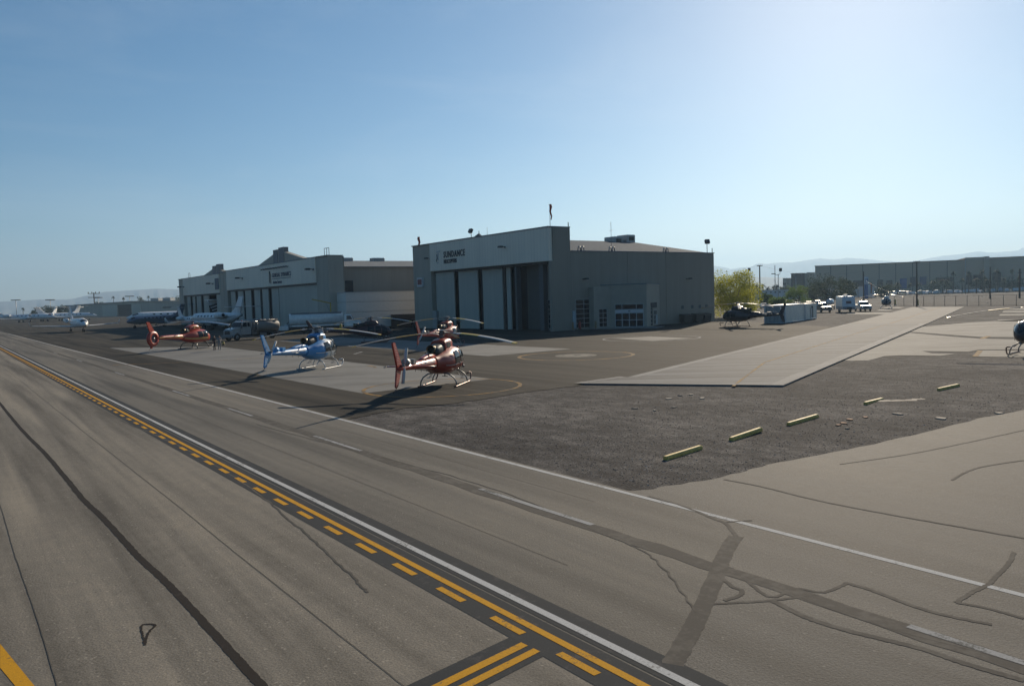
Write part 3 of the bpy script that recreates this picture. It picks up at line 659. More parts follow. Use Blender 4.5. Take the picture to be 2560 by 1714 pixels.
# ---------------- the two maintenance hangars beyond
def maint(name, label, X0, Ya, Yb, top, hbz, y_h0, y_h1, peak, gw, ped_z, tower, ped_w):
    """Ya<Yb along the front; header between y_h0..y_h1; gable behind with a pair of vent towers at the peak"""
    t = thing(name, label, 'hangar', (X0, Ya, 0)); D = 60
    def b(nm, x0, x1, y0, y1, z0, z1, mat, par=None):
        m = MB(); m.box(x0, x1, y0-Ya, y1-Ya, z0, z1); return m.build(nm, mat, par or t)
    if y_h0 > Ya: b('pillar', 0, 3, Ya, y_h0, 0, top, M_SIDE_Y)
    if y_h1 < Yb: b('pillar', 0, 3, y_h1, Yb, 0, top, M_SIDE_Y)
    h = b('header', -.16, .6, y_h0+.01, y_h1-.01, hbz, top-.03, M_HEAD)
    b('parapet_cap', -.25, 3.1, Ya-.08, Yb+.08, top, top+.13, M_CAP)
    b('lintel', .3, 3, y_h0+.05, y_h1-.05, hbz-.4, hbz-.004, M_BLACK)
    b('parapet_wall', .6, 3, y_h0+.01, y_h1-.01, hbz, top-.04, M_SIDE_X)
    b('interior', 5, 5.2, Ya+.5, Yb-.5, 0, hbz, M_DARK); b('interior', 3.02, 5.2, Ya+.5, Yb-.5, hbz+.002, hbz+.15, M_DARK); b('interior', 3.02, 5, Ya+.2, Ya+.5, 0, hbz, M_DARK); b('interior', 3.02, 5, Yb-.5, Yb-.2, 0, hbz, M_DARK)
    # gable and roof
    m = MB(); m.slab([(.7, peak-ped_w-Ya, 13.0), (.7, peak+ped_w-Ya, 13.0), (.7, peak+ped_w-Ya, top), (.7, peak-Ya, ped_z), (.7, peak-ped_w-Ya, top)], (1.2, 0, 0)); m.build('gable_wall', M_SIDE_Y, t)
    for sgn in (-1, 1):
        m = MB(); m.slab([(3.05, peak-Ya, 14.75), (D, peak-Ya, 14.75), (D, peak+sgn*(gw+.4)-Ya, 12.1), (3.05, peak+sgn*(gw+.4)-Ya, 12.1)], (0, 0, -.25)); r = m.build('roof', M_ROOF2, t)
        if sgn < 0: roof = r
    for (y0, y1, z) in tower:
        m = MB(); m.box(.62, 1.7, y0-Ya, y1-Ya, 12, z); m.build('vent_tower', pm('tower_metal', (.2, .2, .2), .6), t)
    return t, h, roof, b
t2, h2h, rf2, b2 = maint('hangar', 'grey maintenance hangar with a row of lamps over faded lettering, gable and roof towers behind', 60, 140.2, 207.6, 14.1, 9.2, 146, 204.7, 168, 26.5, 17.0, [(165, 168.2, 17.5), (168.8, 171.6, 17.2)], 15.5)
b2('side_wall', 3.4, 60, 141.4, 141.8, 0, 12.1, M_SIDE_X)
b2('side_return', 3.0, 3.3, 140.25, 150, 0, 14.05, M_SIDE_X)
for k, (a, c) in enumerate([(196.5, 199.8)]): pass
ys = [204.6, 199.5, 198.4, 193.6, 192.3, 187.0, 185.6, 180.9, 179.6, 175.0]
yv = [(203.6, 200.0), (198.2, 194.1), (192.1, 187.8), (185.6, 181.6), (179.6, 175.6), (173.6, 169.3)]
for i, (a, c) in enumerate(yv): b2('door_panel', .5+.12*(i % 2), .72+.12*(i % 2), c, a, .05, 9.15, M_DOORP)
b2('door_panel', .4, .62, 147.0, 168.3, .05, 9.15, M_DOORP)
for a in (204.2, 199.1, 193.1, 186.7, 180.6, 174.6, 168.8): b2('door_post', .95, 1.3, a-.5, a+.5, 0, 9.15, M_BLACK)
for y in (191.4, 146.9): wall_lamp(t2, (-.16, y-140.2, 11.8), 0, 1.5)
# gooseneck lamps over the lettering
m = MB(); m.tube([(-.2, 160.4-140.2, 13.1), (-.2, 175.6-140.2, 13.1)], .07, 6); m.build('lamp_rail', M_BLACK, t2)
for k in range(10):
    m = MB(); m.tube([(0, 0, 0), (-.35, 0, .25), (-.8, 0, .1)], .06, 6); m.lathe([(.08, 0), (.3, -.22)], (-.85, 0, .15), n=10); m.build('gooseneck_lamp', M_BLACK, t2, (-.16, 160.8-140.2+k*1.6, 13.0))
letters('lettering', 'GENERAL DYNAMICS', 1.25, M_LET2, h2h, (-.2, 170.6-140.2, 11.15), FRONT, .04, .01, 1.05, .92)
b2('lettering_rule', -.22, -.162, 159.3, 170.6, 10.72, 10.85, M_LET2, h2h)
letters('lettering', 'Aviation Services', .95, M_LET2, h2h, (-.2, 170.2-140.2, 9.75), FRONT, .04, .0, 1.05, .8)
b2('emblem', -.26, -.162, 171.3, 171.75, 9.8, 12.0, pm('emblem_brass', (.3, .24, .16), .5), h2h); b2('emblem', -.24, -.162, 171.75, 172.4, 10.0, 12.6, M_DARK, h2h)
m = MB()
for y in (0, 1.1, 2.2): m.tube([(1, y, 0), (1, y, 1.5)], .06, 5)
m.tube([(1, 0, 1.5), (1, 2.2, 1.5)], .06, 5); m.build('roof_ladder', M_METAL, t2, (0, 1.6, 14.2))
for X in (64.5, 74.0, 82.0):
    m = MB(); m.bev(0, 3.0, -1, 1, .0, .9, .1); m.build('roof_vent', M_METAL, rf2, (X-60, 166.5-140.2, 14.4))
t3, h3h, rf3, b3 = maint('hangar', 'grey maintenance hangar with one door leaf open and a striped tail showing inside', 60, 207.75, 254.2, 13.75, 8.75, 211.2, 248.8, 218, 22, 15.6, [(212.8, 215.9, 16.4), (216.6, 219.6, 16.1)], 12)
for i, (a, c) in enumerate([(247.2, 243.6), (241.6, 238.8), (236.6, 232.0), (229.6, 224.6), (216.4, 211.6)]): b3('door_panel', .5+.12*(i % 2), .72+.12*(i % 2), c, a, .05, 8.7, M_DOORP)
for a in (248.3, 242.6, 237.5, 231.0): b3('door_post', .95, 1.3, a-.7, a+.7, 0, 8.7, M_BLACK)
for y in (216.5, 247.5): wall_lamp(t3, (-.16, y-207.75, 11.3), 0, 1.6)
m = MB(); m.box(-.3, -.165, 211.4-207.75, 214.6-207.75, 9.7, 12.6); m.build('wall_sign', pm('faded_blue_sign', (.09, .12, .15), .6), t3)
m = MB()
for y in (0, 1.6): m.tube([(1, y, 0), (1, y, 1.5)], .06, 5)
m.tube([(1, 0, 1.5), (1, 1.6, 1.5)], .06, 5); m.build('roof_ladder', M_METAL, t3, (0, 244.5-207.75, 13.85))

# ---------------- white panel-sided annex between the hangars
an = thing('storage_annex', 'pale grey panel-sided annex between the two hangars', 'annex', (61.5, 136.2, 0))
for k, (z0, z1) in enumerate([(3.3, 5.15), (5.2, 6.95), (.3, 3.25)]):
    m = MB(); m.box(0, 18, 0, 4.4, z0, z1); m.build('wall_panel', pm('annex_panel', (.74, .7, .62), .6, var=.08), an)
m = MB(); m.box(-.1, 18.1, -.1, 4.4, 6.95, 7.05); m.build('roof', M_WHITE, an)

# ---------------- tan hangar far across the field
fh = thing('hangar', 'low tan hangar with shallow roof and one dark open doorway far across the apron', 'hangar', (0, 0, 0))
M_TAN = siding('tan_cladding', (.5, .43, .33), 'x', 4, .08, .1); M_TAN2 = pm('tan_door', (.6, .54, .42), .7); M_FARB = siding('blue_grey_cladding', (.34, .35, .36), 'x', 4, .08, .1)
FD = 640
pa, pb = Vector(G(160, 792.5)), Vector(G(480, 783))
pa = Vector((atD(165, 790, FD).x, atD(165, 790, FD).y)); pb = Vector((atD(470, 790, FD-20).x, atD(470, 790, FD-20).y))
fh.location = (pa.x, pa.y, 0); du = (pb-pa); LN = du.length; fh.rotation_euler = (0, 0, math.atan2(du.y, du.x))
def fb(nm, x0, x1, y0, y1, z0, z1, mat): m = MB(); m.box(x0, x1, y0, y1, z0, z1); return m.build(nm, mat, fh)
k = LN/305.0; fh.scale = (1, 1, .84)
fb('wall', 0, 27*k, -1, 40, 0, 12.2, M_FARB)
m = MB(); m.slab([(27*k, 0, 0), (LN, 0, 0), (LN, 0, 12.5), (170*k, 0, 13.6), (27*k, 0, 11.9)], (0, 40, 0)); m.build('hall', M_TAN, fh)
m = MB(); m.slab([(27*k-1, -1.2, 12.0), (170*k, -1.2, 13.7), (LN+1, -1.2, 12.6), (LN+1, -1.2, 13.1), (170*k, -1.2, 14.3), (27*k-1, -1.2, 12.5)], (0, 42, 0)); m.build('roof', pm('tan_roof', (.5, .46, .38), .7), fh)
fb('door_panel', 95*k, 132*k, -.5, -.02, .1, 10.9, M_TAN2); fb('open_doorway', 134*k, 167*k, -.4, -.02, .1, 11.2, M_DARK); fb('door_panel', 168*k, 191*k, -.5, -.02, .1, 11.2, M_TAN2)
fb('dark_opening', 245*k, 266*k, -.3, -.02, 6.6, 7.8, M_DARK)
for x in (200, 230): fb('rooftop_unit', x*k, x*k+7, 8, 14, 13.4, 16.5, M_METAL)

# ---------------- far exhibition hall on the right and its outbuildings
M_HALL = pm('hall_brown', (.5, .39, .28), .8, var=.06, scale=.05); M_HALL2 = pm('hall_tan', (.46, .39, .3), .8, var=.08, scale=.05); M_HALLD = pm('hall_dark', (.075, .06, .055), .8)
def far_frame(name, label, cat, pxa, pxb, da, db):
    a, b = atD(pxa, 715, da), atD(pxb, 715, db); u = Vector((b.x-a.x, b.y-a.y)); o = thing(name, label, cat, (a.x, a.y, 0)); o.rotation_euler = (0, 0, math.atan2(u.y, u.x)); return o, u.length
ex, EL = far_frame('exhibition_hall', 'very long windowless brown exhibition hall below the mountains', 'building', 2038, 2412, 514, 480)
def eb(nm, x0, x1, y0, y1, z0, z1, mat, par=None): m = MB(); m.box(x0, x1, y0, y1, z0, z1); return m.build(nm, mat, par or ex)
kk = EL/374
eb('wall', 0, EL, 0, 120, 0, 19.6, M_HALL); eb('parapet_cap', -.3, EL, -.4, 1, 19.6, 20.1, M_HALLD)
eb('tall_bay', EL+.05, EL+52*kk, -3, 120, 0, 21.2, M_HALL); eb('corner_tower', EL+42*kk, EL+53*kk, -6, 4, 0, 21.3, M_HALL2); eb('wall', EL+53.1*kk, EL+400*kk, 0, 120, 0, 20.2, M_HALL); eb('parapet_cap', EL+53.2*kk, EL+400*kk, -.4, 1, 20.2, 20.7, M_HALLD)
M_BAN = [pm('banner_blue', (.06, .13, .3), .6), pm('banner_dark', (.09, .07, .08), .6), pm('banner_violet', (.13, .13, .2), .6), M_HALLD]
for i, (a, w_, z0, z1, c) in enumerate([(30, 20, 8.0, 10, 3), (75, 18, 2.5, 10, 3), (100, 24, 3, 9.5, 3), (162, 14, 4, 9.5, 3), (185, 14, 3, 9, 3), (218, 17, 3.4, 9.8, 0), (243, 14, 5, 10.6, 1), (267, 16, 5.4, 10.6, 2), (305, 40, 7, 9.6, 3), (375, 13, 5, 10.5, 3), (392, 18, 6.5, 10.5, 3), (437, 18, 5.5, 11.5, 3)]):
    eb('wall_banner' if c < 3 else 'dark_opening', a*kk, (a+w_)*kk, -.5 if a < 374 else -3.5, -.02 if a < 374 else -3.02, z0, z1, M_BAN[c])
for i in range(1, 9): eb('wall_joint', i*EL/9-.15, i*EL/9+.15, -.12, -.01, 0, 19.5, M_HALLD)
o, l_ = far_frame('outbuilding', 'lower brown wing stepping down from the end of the exhibition hall', 'building', 2018, 2037.5, 515, 514)
m = MB(); m.box(0, l_, 0, 60, 0, 15.4); m.box(-.3, l_, -.4, .6, 15.4, 15.9); m.build('wall', M_HALL, o)
o, l_ = far_frame('outbuilding', 'pale tan block with a canopy beside the dark brown box building', 'building', 2005.5, 2017.5, 516, 515)
m = MB(); m.box(0, l_, 0, 40, 0, 15.5); m.build('wall', M_HALL2, o); m = MB(); m.box(-.5, l_+2, -6, .5, 5.2, 6.2); m.build('canopy', M_HALL2, o)
o, l_ = far_frame('outbuilding', 'dark brown box building with a flat roof among the far trees', 'building', 1978, 2005, 514, 510)
m = MB(); m.box(0, l_, 0, 30, 0, 15.2); m.build('wall', M_HALLD, o); m = MB(); m.box(-.3, l_+.3, -.3, 30, 15.2, 15.6); m.build('roof', M_BLACK, o)
o, l_ = far_frame('outbuilding', 'small tan two-step building beside the dark brown box building', 'building', 1957, 1977.5, 520, 515)
m = MB(); m.box(0, l_*.45, 0, 30, 0, 12.7); m.box(l_*.46, l_, 1, 30, 0, 11.9); m.build('wall', M_HALL2, o); m = MB(); m.box(l_*.1, l_*.4, -.2, 0, 8, 9.5); m.build('window', M_DARK, o)
# long white wall building with small vents
o, LW = far_frame('warehouse', 'long low white warehouse wall with a row of small dark vents', 'warehouse', 1886, 2018, 420, 395)
m = MB(); m.box(0, LW, 0, 25, 0, 5.0); m.build('wall', pm('whitewash', (.62, .6, .58), .7, var=.08, scale=.2), o)
m = MB(); m.box(-.2, LW+.2, -.3, 25, 5.0, 5.25); m.build('roof', M_METAL, o)
for i in range(11):
    m = MB(); x = LW*(.05+.087*i); m.box(x, x+.9, -.12, -.01, 3.6, 4.2); m.build('vent', M_DARK, o)
for x in (.3, .62): m = MB(); m.box(LW*x, LW*x+1.6, -.1, -.01, 1.2, 2.0); m.build('window', M_DARK, o)
o, LW = far_frame('mobile_office', 'white mobile office with flat roof behind the parked camper', 'building', 2097, 2186, 372, 366)
m = MB(); m.box(0, LW*.55, 0, 8, .4, 4.6); m.box(LW*.56, LW, -1, 9, .3, 5.4); m.build('wall', M_WHITE, o)
m = MB(); m.box(-.3, LW*.57, -.5, 8.4, 4.6, 4.85); m.box(LW*.55, LW+.5, -1.6, 9, 5.4, 5.65); m.build('roof', M_METAL, o)
for x in (.1, .25, .4): m = MB(); m.box(LW*x, LW*x+1.2, -.06, -.01, 2, 3.1); m.build('window', M_DARK, o)
for i, (a, b, d, h) in enumerate([(2018, 2045, 350, 2.6), (2050, 2092, 345, 3.4)]):
    o, LW = far_frame('storage_trailer', ['faded storage trailer with a small red sign near the white warehouse', 'low grey storage trailer beside the white mobile office'][i], 'trailer', a, b, d, d)
    m = MB(); m.box(0, LW, 0, 2.5, .6, h+.6); m.build('box', pm('trailer_grey', (.33, .33, .33), .6), o)
    m = MB(); m.box(.5, LW-.5, .3, 2.2, .02, .6); m.build('chassis', M_BLACK, o)
    if i == 0: m = MB(); m.box(-2.6, -.2, 0, .3, 2.8, 5.4); m.build('sign_board', pm('sign_red', (.35, .16, .14), .6), o); m = MB(); m.box(-1.6, -1.3, .05, .25, 0, 2.8); m.build('post', M_METAL, o)
# pylon sign
o, LW = far_frame('pylon_sign', 'tall blue and white pylon sign with an orange side panel before the exhibition hall', 'sign', 2162, 2176, 360, 360)
m = MB(); m.box(0, 1.5, 0, .6, .0, 9.6); m.build('post', pm('pylon_blue', (.05, .14, .33), .5), o)
m = MB(); m.bev(-.2, 1.7, -.1, .7, 6.4, 9.8, .2); m.build('sign_head', pm('pylon_white', (.55, .6, .63), .5), o); m = MB(); m.box(.1, 1.4, -.14, -.1, 7.4, 9.0); m.build('emblem', pm('pylon_blue2', (.1, .2, .34), .5), o)
m = MB(); m.box(1.75, 2.6, -.1, .6, 2.4, 6.2); m.build('panel', M_WHITE, o); m = MB(); m.box(2.65, 3.3, 0, .6, 2.2, 7.0); m.build('panel', pm('pylon_orange', (.38, .13, .05), .5), o)
# ================================================================== AIRCRAFT
def sect(x, hw, zl, zh, n=28, ex=2.4, cy=0.0):
    """closed super-ellipse section at station x"""
    r = []; cz = (zl+zh)/2; hh = (zh-zl)/2
    for k in range(n):
        t = 2*math.pi*k/n; c, s = math.cos(t), math.sin(t)
        r.append((x, cy+hw*math.copysign(abs(c)**(2/ex), c), cz+hh*math.copysign(abs(s)**(2/ex), s)))
    return r
def interp(st, x):
    for a, b in zip(st[:-1], st[1:]):
        if min(a[0], b[0]) <= x <= max(a[0], b[0]):
            t = (x-a[0])/(b[0]-a[0]); return tuple(p+(q-p)*t for p, q in zip(a, b))
    return st[0] if abs(x-st[0][0]) < abs(x-st[-1][0]) else st[-1]
def smooth_st(st, sub=4):
    out = []
    for i in range(len(st)-1):
        p0, p1, p2, p3 = st[max(i-1, 0)], st[i], st[i+1], st[min(i+2, len(st)-1)]
        for k in range(sub):
            t = k/sub
            out.append(tuple(.5*((2*b)+(-a+c)*t+(2*a-5*b+4*c-d)*t*t+(-a+3*b-3*c+d)*t**3) for a, b, c, d in zip(p0, p1, p2, p3)))
    out.append(st[-1]); return out
def patch(st, x0, x1, a0, a1, off, ex=2.4, nx=8, na=8, thick=.02, x0b=None, x1b=None):
    """a panel lying on a lofted body: stations x0..x1 (may slant), angles a0..a1 in degrees (0 = +y side, 90 = top)"""
    rows = []
    for j in range(na+1):
        f = j/na; a = R(a0+(a1-a0)*f); c, s = math.cos(a), math.sin(a)
        xa = x0+((x0b if x0b is not None else x0)-x0)*f; xb = x1+((x1b if x1b is not None else x1)-x1)*f
        row = []
        for i in range(nx+1):
            x = xa+(xb-xa)*i/nx; q = interp(st, x); hw, zl, zh = q[1], q[2], q[3]; cz = (zl+zh)/2; hh = (zh-zl)/2
            row.append((x, (hw+off)*math.copysign(abs(c)**(2/ex), c), cz+(hh+off)*math.copysign(abs(s)**(2/ex), s)))
        rows.append(row)
    m = MB(); m.rings(rows, closed=False, caps=False); return m
M_TYRE = pm('tyre_rubber', (.018, .018, .018), .8)
M_STEEL = pm('dull_steel', (.22, .22, .22), .45, .6)
M_BLADE = pm('blade_grey', (.55, .55, .52), .75, var=.08, spec=.2)
M_BLYEL = pm('blade_yellow', (.62, .42, .05), .45)
M_HGLASS = glass('cockpit_glass', (.02, .026, .032), .03)
M_LAMP = pm('clear_lens', (.6, .6, .55), .2)
AS = smooth_st([(2.5, .1, 1.22, 1.42), (2.36, .36, 1.0, 1.62), (2.05, .62, .86, 1.86), (1.6, .8, .77, 2.1), (1.0, .93, .72, 2.26), (.2, .96, .7, 2.3), (-.6, .93, .72, 2.2), (-1.25, .78, .82, 2.05), (-1.8, .55, 1.0, 1.93), (-2.2, .42, 1.12, 1.87)], 5)
def as350(name, label, loc, heading, cols, blades, s=1.0, group=None, detail=True, fin_stripes=True, camera=False, cowl_plate=False, wire=False, frame_white=False):
    body, cowl, accent, boomc = cols
    t = thing(name, label, 'helicopter', (loc[0], loc[1], .012), az(heading), group, s)
    m = MB(); m.rings([sect(*q) for q in AS]); fu = m.build('fuselage', body, t)
    # cabin glazing
    g = patch(AS, 2.42, 1.15, 22, 158, .012, nx=12, na=16, x0b=2.42, x1b=1.15); g.build('windscreen', M_HGLASS, fu)
    for k in (-1, 1):
        a0, a1 = (-8, 40) if k > 0 else (188, 140)
        patch(AS, 1.95, 1.3, a0-18*k, a1, .016, nx=6).build('chin_window', M_HGLASS, fu)
        for xa, xb in ((1.22, .5), (.38, -.45)):
            patch(AS, xa, xb, a0, a1, .014, nx=6, x0b=xa-.12, x1b=xb).build('side_window', M_HGLASS, fu)
        # door outline and handle
        m = MB()
        for x in (1.27, .44, -.52):
            m.tube([(x-(.1 if x > 1 else 0), k*(interp(AS, x)[1]*(.98 if z > 1.1 and z < 1.9 else .9)+.006), z) for z in (.92, 1.2, 1.5, 1.8, 2.02)], .014, 4)
        m.build('door_seam', M_BLACK, fu)
        m = MB(); m.box(.3, .48, k*.965-.015, k*.965+.015, 1.3, 1.36); m.build('door_handle', M_STEEL, fu)
    m = MB()
    for k in (-1, 0, 1): m.tube([(2.46-.02*abs(k), k*.12, 1.42), (2.1, k*.38, 1.85-.0*abs(k)), (1.62, k*.52, 2.1-.02*abs(k)), (1.15, k*.58, 2.26-.03*abs(k))], .028, 5)
    m.build('window_post', body if not frame_white else accent, fu)
    patch(AS, 2.3, -1.5, -14, -9, .012, nx=24, na=1).build('stripe', accent, fu); patch(AS, 2.3, -1.5, 194, 189, .012, nx=24, na=1).build('stripe', accent, fu)
    # engine deck: transmission fairing, intake, engine cowl and exhaust
    CO = smooth_st([(.95, .2, 2.1, 2.3), (.75, .38, 2.0, 2.55), (.45, .46, 2.0, 2.74), (-.35, .48, 2.0, 2.76), (-.8, .46, 1.9, 2.66)], 4)
    m = MB(); m.rings([sect(*q, n=20, ex=3.4) for q in CO]); co = m.build('engine_cowl', cowl, t)
    EN = smooth_st([(-.72, .4, 1.9, 2.55), (-1.2, .4, 1.85, 2.5), (-1.7, .34, 1.8, 2.38), (-1.95, .22, 1.85, 2.25)], 4)
    m = MB(); m.rings([sect(*q, n=18, ex=2.8) for q in EN]); m.build('engine_bay', M_BLACK, t)
    for k in (-1, 1): 
        m = MB(); m.box(-.55, .1, k*.47-.02, k*.47+.02, 2.25, 2.55); m.build('intake_grille', M_BLACK, co)
    m = MB(); m.lathe([(.2, 0), (.21, -.25), (.26, -.62), (.24, -.64), (.17, -.5), (.1, -.2)], (-1.55, 0, 2.25), 'x', 16); ex_ = m.build('exhaust', pm('hot_metal', (.2, .16, .1), .25, .9), t); ex_.rotation_euler = (0, 0, 0)
    if cowl_plate:
        m = MB(); m.slab([(.1, -.55, 2.76), (.1, .35, 2.76), (-.05, .35, 3.06), (-.05, -.55, 3.06)], (-.04, 0, 0)); m.build('cowl_cover', M_WHITE, co)
    # tail boom, stabiliser, fins
    TB = [(-1.9, .42, 1.15, 1.86), (-2.6, .36, 1.22, 1.83), (-4.5, .25, 1.36, 1.8), (-6.6, .15, 1.5, 1.76), (-7.35, .1, 1.56, 1.74)]
    m = MB(); m.rings([sect(*q, n=18, ex=2.1) for q in TB]); tb = m.build('tail_boom', boomc, t)
    m = MB(); m.rings([sect(*q, n=12, ex=2.6) for q in [(-1.9, .26, 1.7, 2.02), (-2.8, .24, 1.76, 2.04), (-3.6, .16, 1.74, 1.93), (-4.2, .08, 1.72, 1.82)]]); m.build('dorsal_fairing', boomc, tb)
    patch(TB, -2.5, -4.4, 4, 22, .01, 2.1, 10, 2).build('registration_band', accent, tb); patch(TB, -2.5, -4.4, 176, 158, .01, 2.1, 10, 2).build('registration_band', accent, tb)
    for k in range(3):
        m = MB(); m.tube([(-2.9-.9*k, 0, 1.3+.07*k), (-2.95-.9*k, 0, 1.08+.09*k)], .012, 4); m.build('antenna', M_BLACK, tb)
    m = MB(); m.lathe([(.2, 0), (.22, -.35), (.16, -.38)], (-5.9, 0, 1.86), 'x', 10); m.box(-5.5, -5.1, -.2, .25, 1.72, 1.98); m.build('rotor_drive', M_STEEL if not frame_white else boomc, tb)
    def slabz(poly, y, th): m = MB(); m.slab([(a, y-th/2, z) for a, z in poly], (0, th, 0)); return m
    m = MB(); m.rings([[(x+.02, y, z-.02*abs(y)) for x, z in ((-5.3, 1.62), (-5.45, 1.66), (-5.8, 1.62), (-5.45, 1.58))] for y in (-1.28, -.6, 0, .6, 1.28)]); st_ = m.build('stabiliser', accent if frame_white else cowl, t)
    for k in (-1, 1): m = MB(); m.tube([(-5.2, k*1.3, 1.6), (-5.9, k*1.3, 1.6)], .03, 5); m.build('stabiliser_tip', M_STEEL, st_)
    up = slabz([(-6.75, 1.7), (-7.4, 1.7), (-7.92, 2.92), (-7.86, 3.0), (-7.62, 2.98)], 0, .09).build('tail_fin', cowl, t)
    dn = slabz([(-6.9, 1.58), (-7.5, 1.6), (-7.72, .8), (-7.62, .72), (-7.42, .76)], 0, .08).build('ventral_fin', cowl, t)
    m = MB(); m.tube([(-7.5, 0, .78), (-7.7, 0, .62), (-8.0, 0, .55)], .02, 5); m.build('tail_skid', M_BLACK, dn)
    if fin_stripes:
        for k in range(13):
            z = 1.86+k*.082; f = (z-1.7)/1.25; xa = -6.8-.84*f; xb = -7.37-.5*f
            m = MB(); m.box(xb+.05, xa-.05, -.053, .053, z, z+.022); m.build('fin_stripe', accent, up)
        for k in range(6):
            z = .92+k*.1; f = (1.58-z)/.8; m = MB(); m.box(-7.48-.2*f, -6.98-.5*f, -.046, .046, z, z+.022); m.build('fin_stripe', accent, dn)
    # tail rotor on the right
    m = MB(); m.tube([(-7.05, -.06, 1.78), (-7.05, -.3, 1.78)], .06, 8); tr = m.build('tail_rotor_hub', M_STEEL, t)
    ta = R(random.uniform(25, 70))
    for k in (0, math.pi):
        c, s2 = math.cos(ta+k), math.sin(ta+k)
        m = MB(); m.tube([(-7.05+c*.1, -.28, 1.78+s2*.1), (-7.05+c*.3, -.28, 1.78+s2*.3), (-7.05+c*.93, -.28, 1.78+s2*.93)], [.04, .085, .085], 6, flat=.25); m.build('tail_rotor_blade', M_BLADE if not frame_white else M_WHITE, tr)
    # skids
    for k in (-1, 1):
        m = MB(); m.tube([(-1.35, k*1.1, .05), (-1.0, k*1.1, .045), (1.55, k*1.1, .045), (1.85, k*1.1, .09), (2.12, k*1.08, .3), (2.22, k*1.06, .5), (2.2, k*1.0, .56), (1.62, k*.98, .53)], .045, 8); m.build('skid', accent if frame_white else pm('skid_brown', (.2, .09, .06), .4, .3), t)
    for x in (-.95, 1.25):
        m = MB(); m.tube([(x, -1.1, .07), (x, -1.06, .32), (x, -.92, .56), (x, -.62, .76), (x, -.3, .82), (x, .3, .82), (x, .62, .76), (x, .92, .56), (x, 1.06, .32), (x, 1.1, .07)], .04, 8); m.build('cross_tube', M_STEEL if not frame_white else accent, t)
    for k in (-1, 1):
        m = MB(); m.box(.3, .75, k*1.05-.1, k*1.05+.1, .38, .41); m.tube([(.35, k*.75, .75), (.4, k*1.05, .4)], .015, 4); m.tube([(.7, k*.75, .75), (.65, k*1.05, .4)], .015, 4); m.build('boarding_step', M_STEEL, t)
    m = MB(); m.tube([(.3, 0, .72), (.3, 0, .5)], .03, 5); m.tube([(.18, -.2, .5), (.42, .2, .5)], .02, 5); m.lathe([(.1, .0), (.12, .08), (.02, .14)], (1.3, 0, .6), 'z', 10); m.build('belly_fitting', M_BLACK, t)
    for k in (-1, 1): m = MB(); m.lathe([(.03, -.02), (.09, 0), (.09, .04), (.02, .07)], (1.75, k*.35, .74), 'z', 10); m.build('landing_light', M_LAMP, t)
    if camera:
        m = MB(); m.tube([(2.4, -.35, 1.25), (2.75, -.4, 1.2), (2.75, .3, 1.2), (2.4, .35, 1.25)], .02, 5); m.tube([(2.75, -.35, 1.2), (2.85, -.4, .9)], .025, 5); m.lathe([(.02, 0), (.09, .05), (.09, .15), (.02, .2)], (2.85, -.4, .78), 'z', 8); m.build('nose_bracket', M_STEEL, t)
    # rotor
    m = MB(); m.tube([(0, 0, 2.7), (0, 0, 3.08)], [.13, .09], 10); m.lathe([(.16, 2.98), (.2, 3.02), (.18, 3.12), (.08, 3.2)], n=12)
    for k in range(3):
        a = R(120*k+20); m.tube([(.12*math.cos(a), .12*math.sin(a), 2.78), (.2*math.cos(a), .2*math.sin(a), 3.0)], .02, 5)
    mast = m.build('rotor_mast', M_STEEL, t)
    m = MB(); m.lathe([(.03, 3.2), (.32, 3.205), (.34, 3.23), (.05, 3.27)], n=14); m.build('rotor_cap', M_BLADE, mast)
    for b in blades:
        th = az(b)-az(heading); c, s2 = math.cos(th), math.sin(th)
        def P(r, y, z): return (r*c-y*s2, r*s2+y*c, z)
        def zz(r): return 3.1-.012*r-.0185*r*r
        m = MB(); m.rings([[P(r, y, zz(r)+h) for y, h in ((-w_, .0), (-w_*.3, .03), (w_, .01), (0, -.03))] for r, w_ in ((.15, .1), (.55, .11), (.9, .07))]); m.build('blade_grip', M_STEEL, mast)
        def seg(r0, r1, mat, nm, par):
            m = MB(); rows = []
            for i in range(9):
                r = r0+(r1-r0)*i/8; w_ = .175 if r > 1.4 else .07+.105*(r-.85)/.55
                rows.append([P(r, y, zz(r)+h) for y, h in ((w_, .03), (w_*.4, .04), (-w_*.6, .015), (-w_, -.02), (-w_*.5, -.03), (w_*.5, -.01))])
            m.rings(rows, smooth=False); return m.build(nm, mat, par)
        bl = seg(.85, 5.12, M_BLADE, 'rotor_blade', mast); seg(5.12, 5.34, M_BLYEL, 'blade_tip', bl)
        m = MB(); rows = []
        for i in range(6):
            r = 1.5+1.3*i/5; rows.append([P(r, y, zz(r)+h) for y, h in ((.18, .034), (.07, .044), (-.105, .019), (-.18, -.024), (-.09, -.034), (.09, -.014))])
        m.rings(rows, smooth=False); m.build('blade_band', M_BLYEL, bl)
    return t
def gpaint(name, c, c2=None, **k):
    if name in MATS: return MATS[name]
    n = NB(name); a = n.noise(1.6, 4, .6); 
    base = n.ramp(a, [(.3, mul(c, .85)), (.7, mul(c, 1.1))])
    if c2:
        sx = n.t.nodes.new('ShaderNodeSeparateXYZ'); n.lk(n.co, sx.inputs[0])
        f = n.ramp(n.math('ADD', n.math('MULTIPLY', sx.outputs[0], .5), n.math('MULTIPLY', n.noise(2.5, 3), .25)), [(-.0, 0.), (.2, 1.)]); base = n.mix(f, base, c2)
    n.set(Base_Color=base, Roughness=k.get('rough', .42), Metallic=k.get('metal', .0), Coat_Weight=.15, Coat_Roughness=.08); MATS[name] = n.m; return n.m
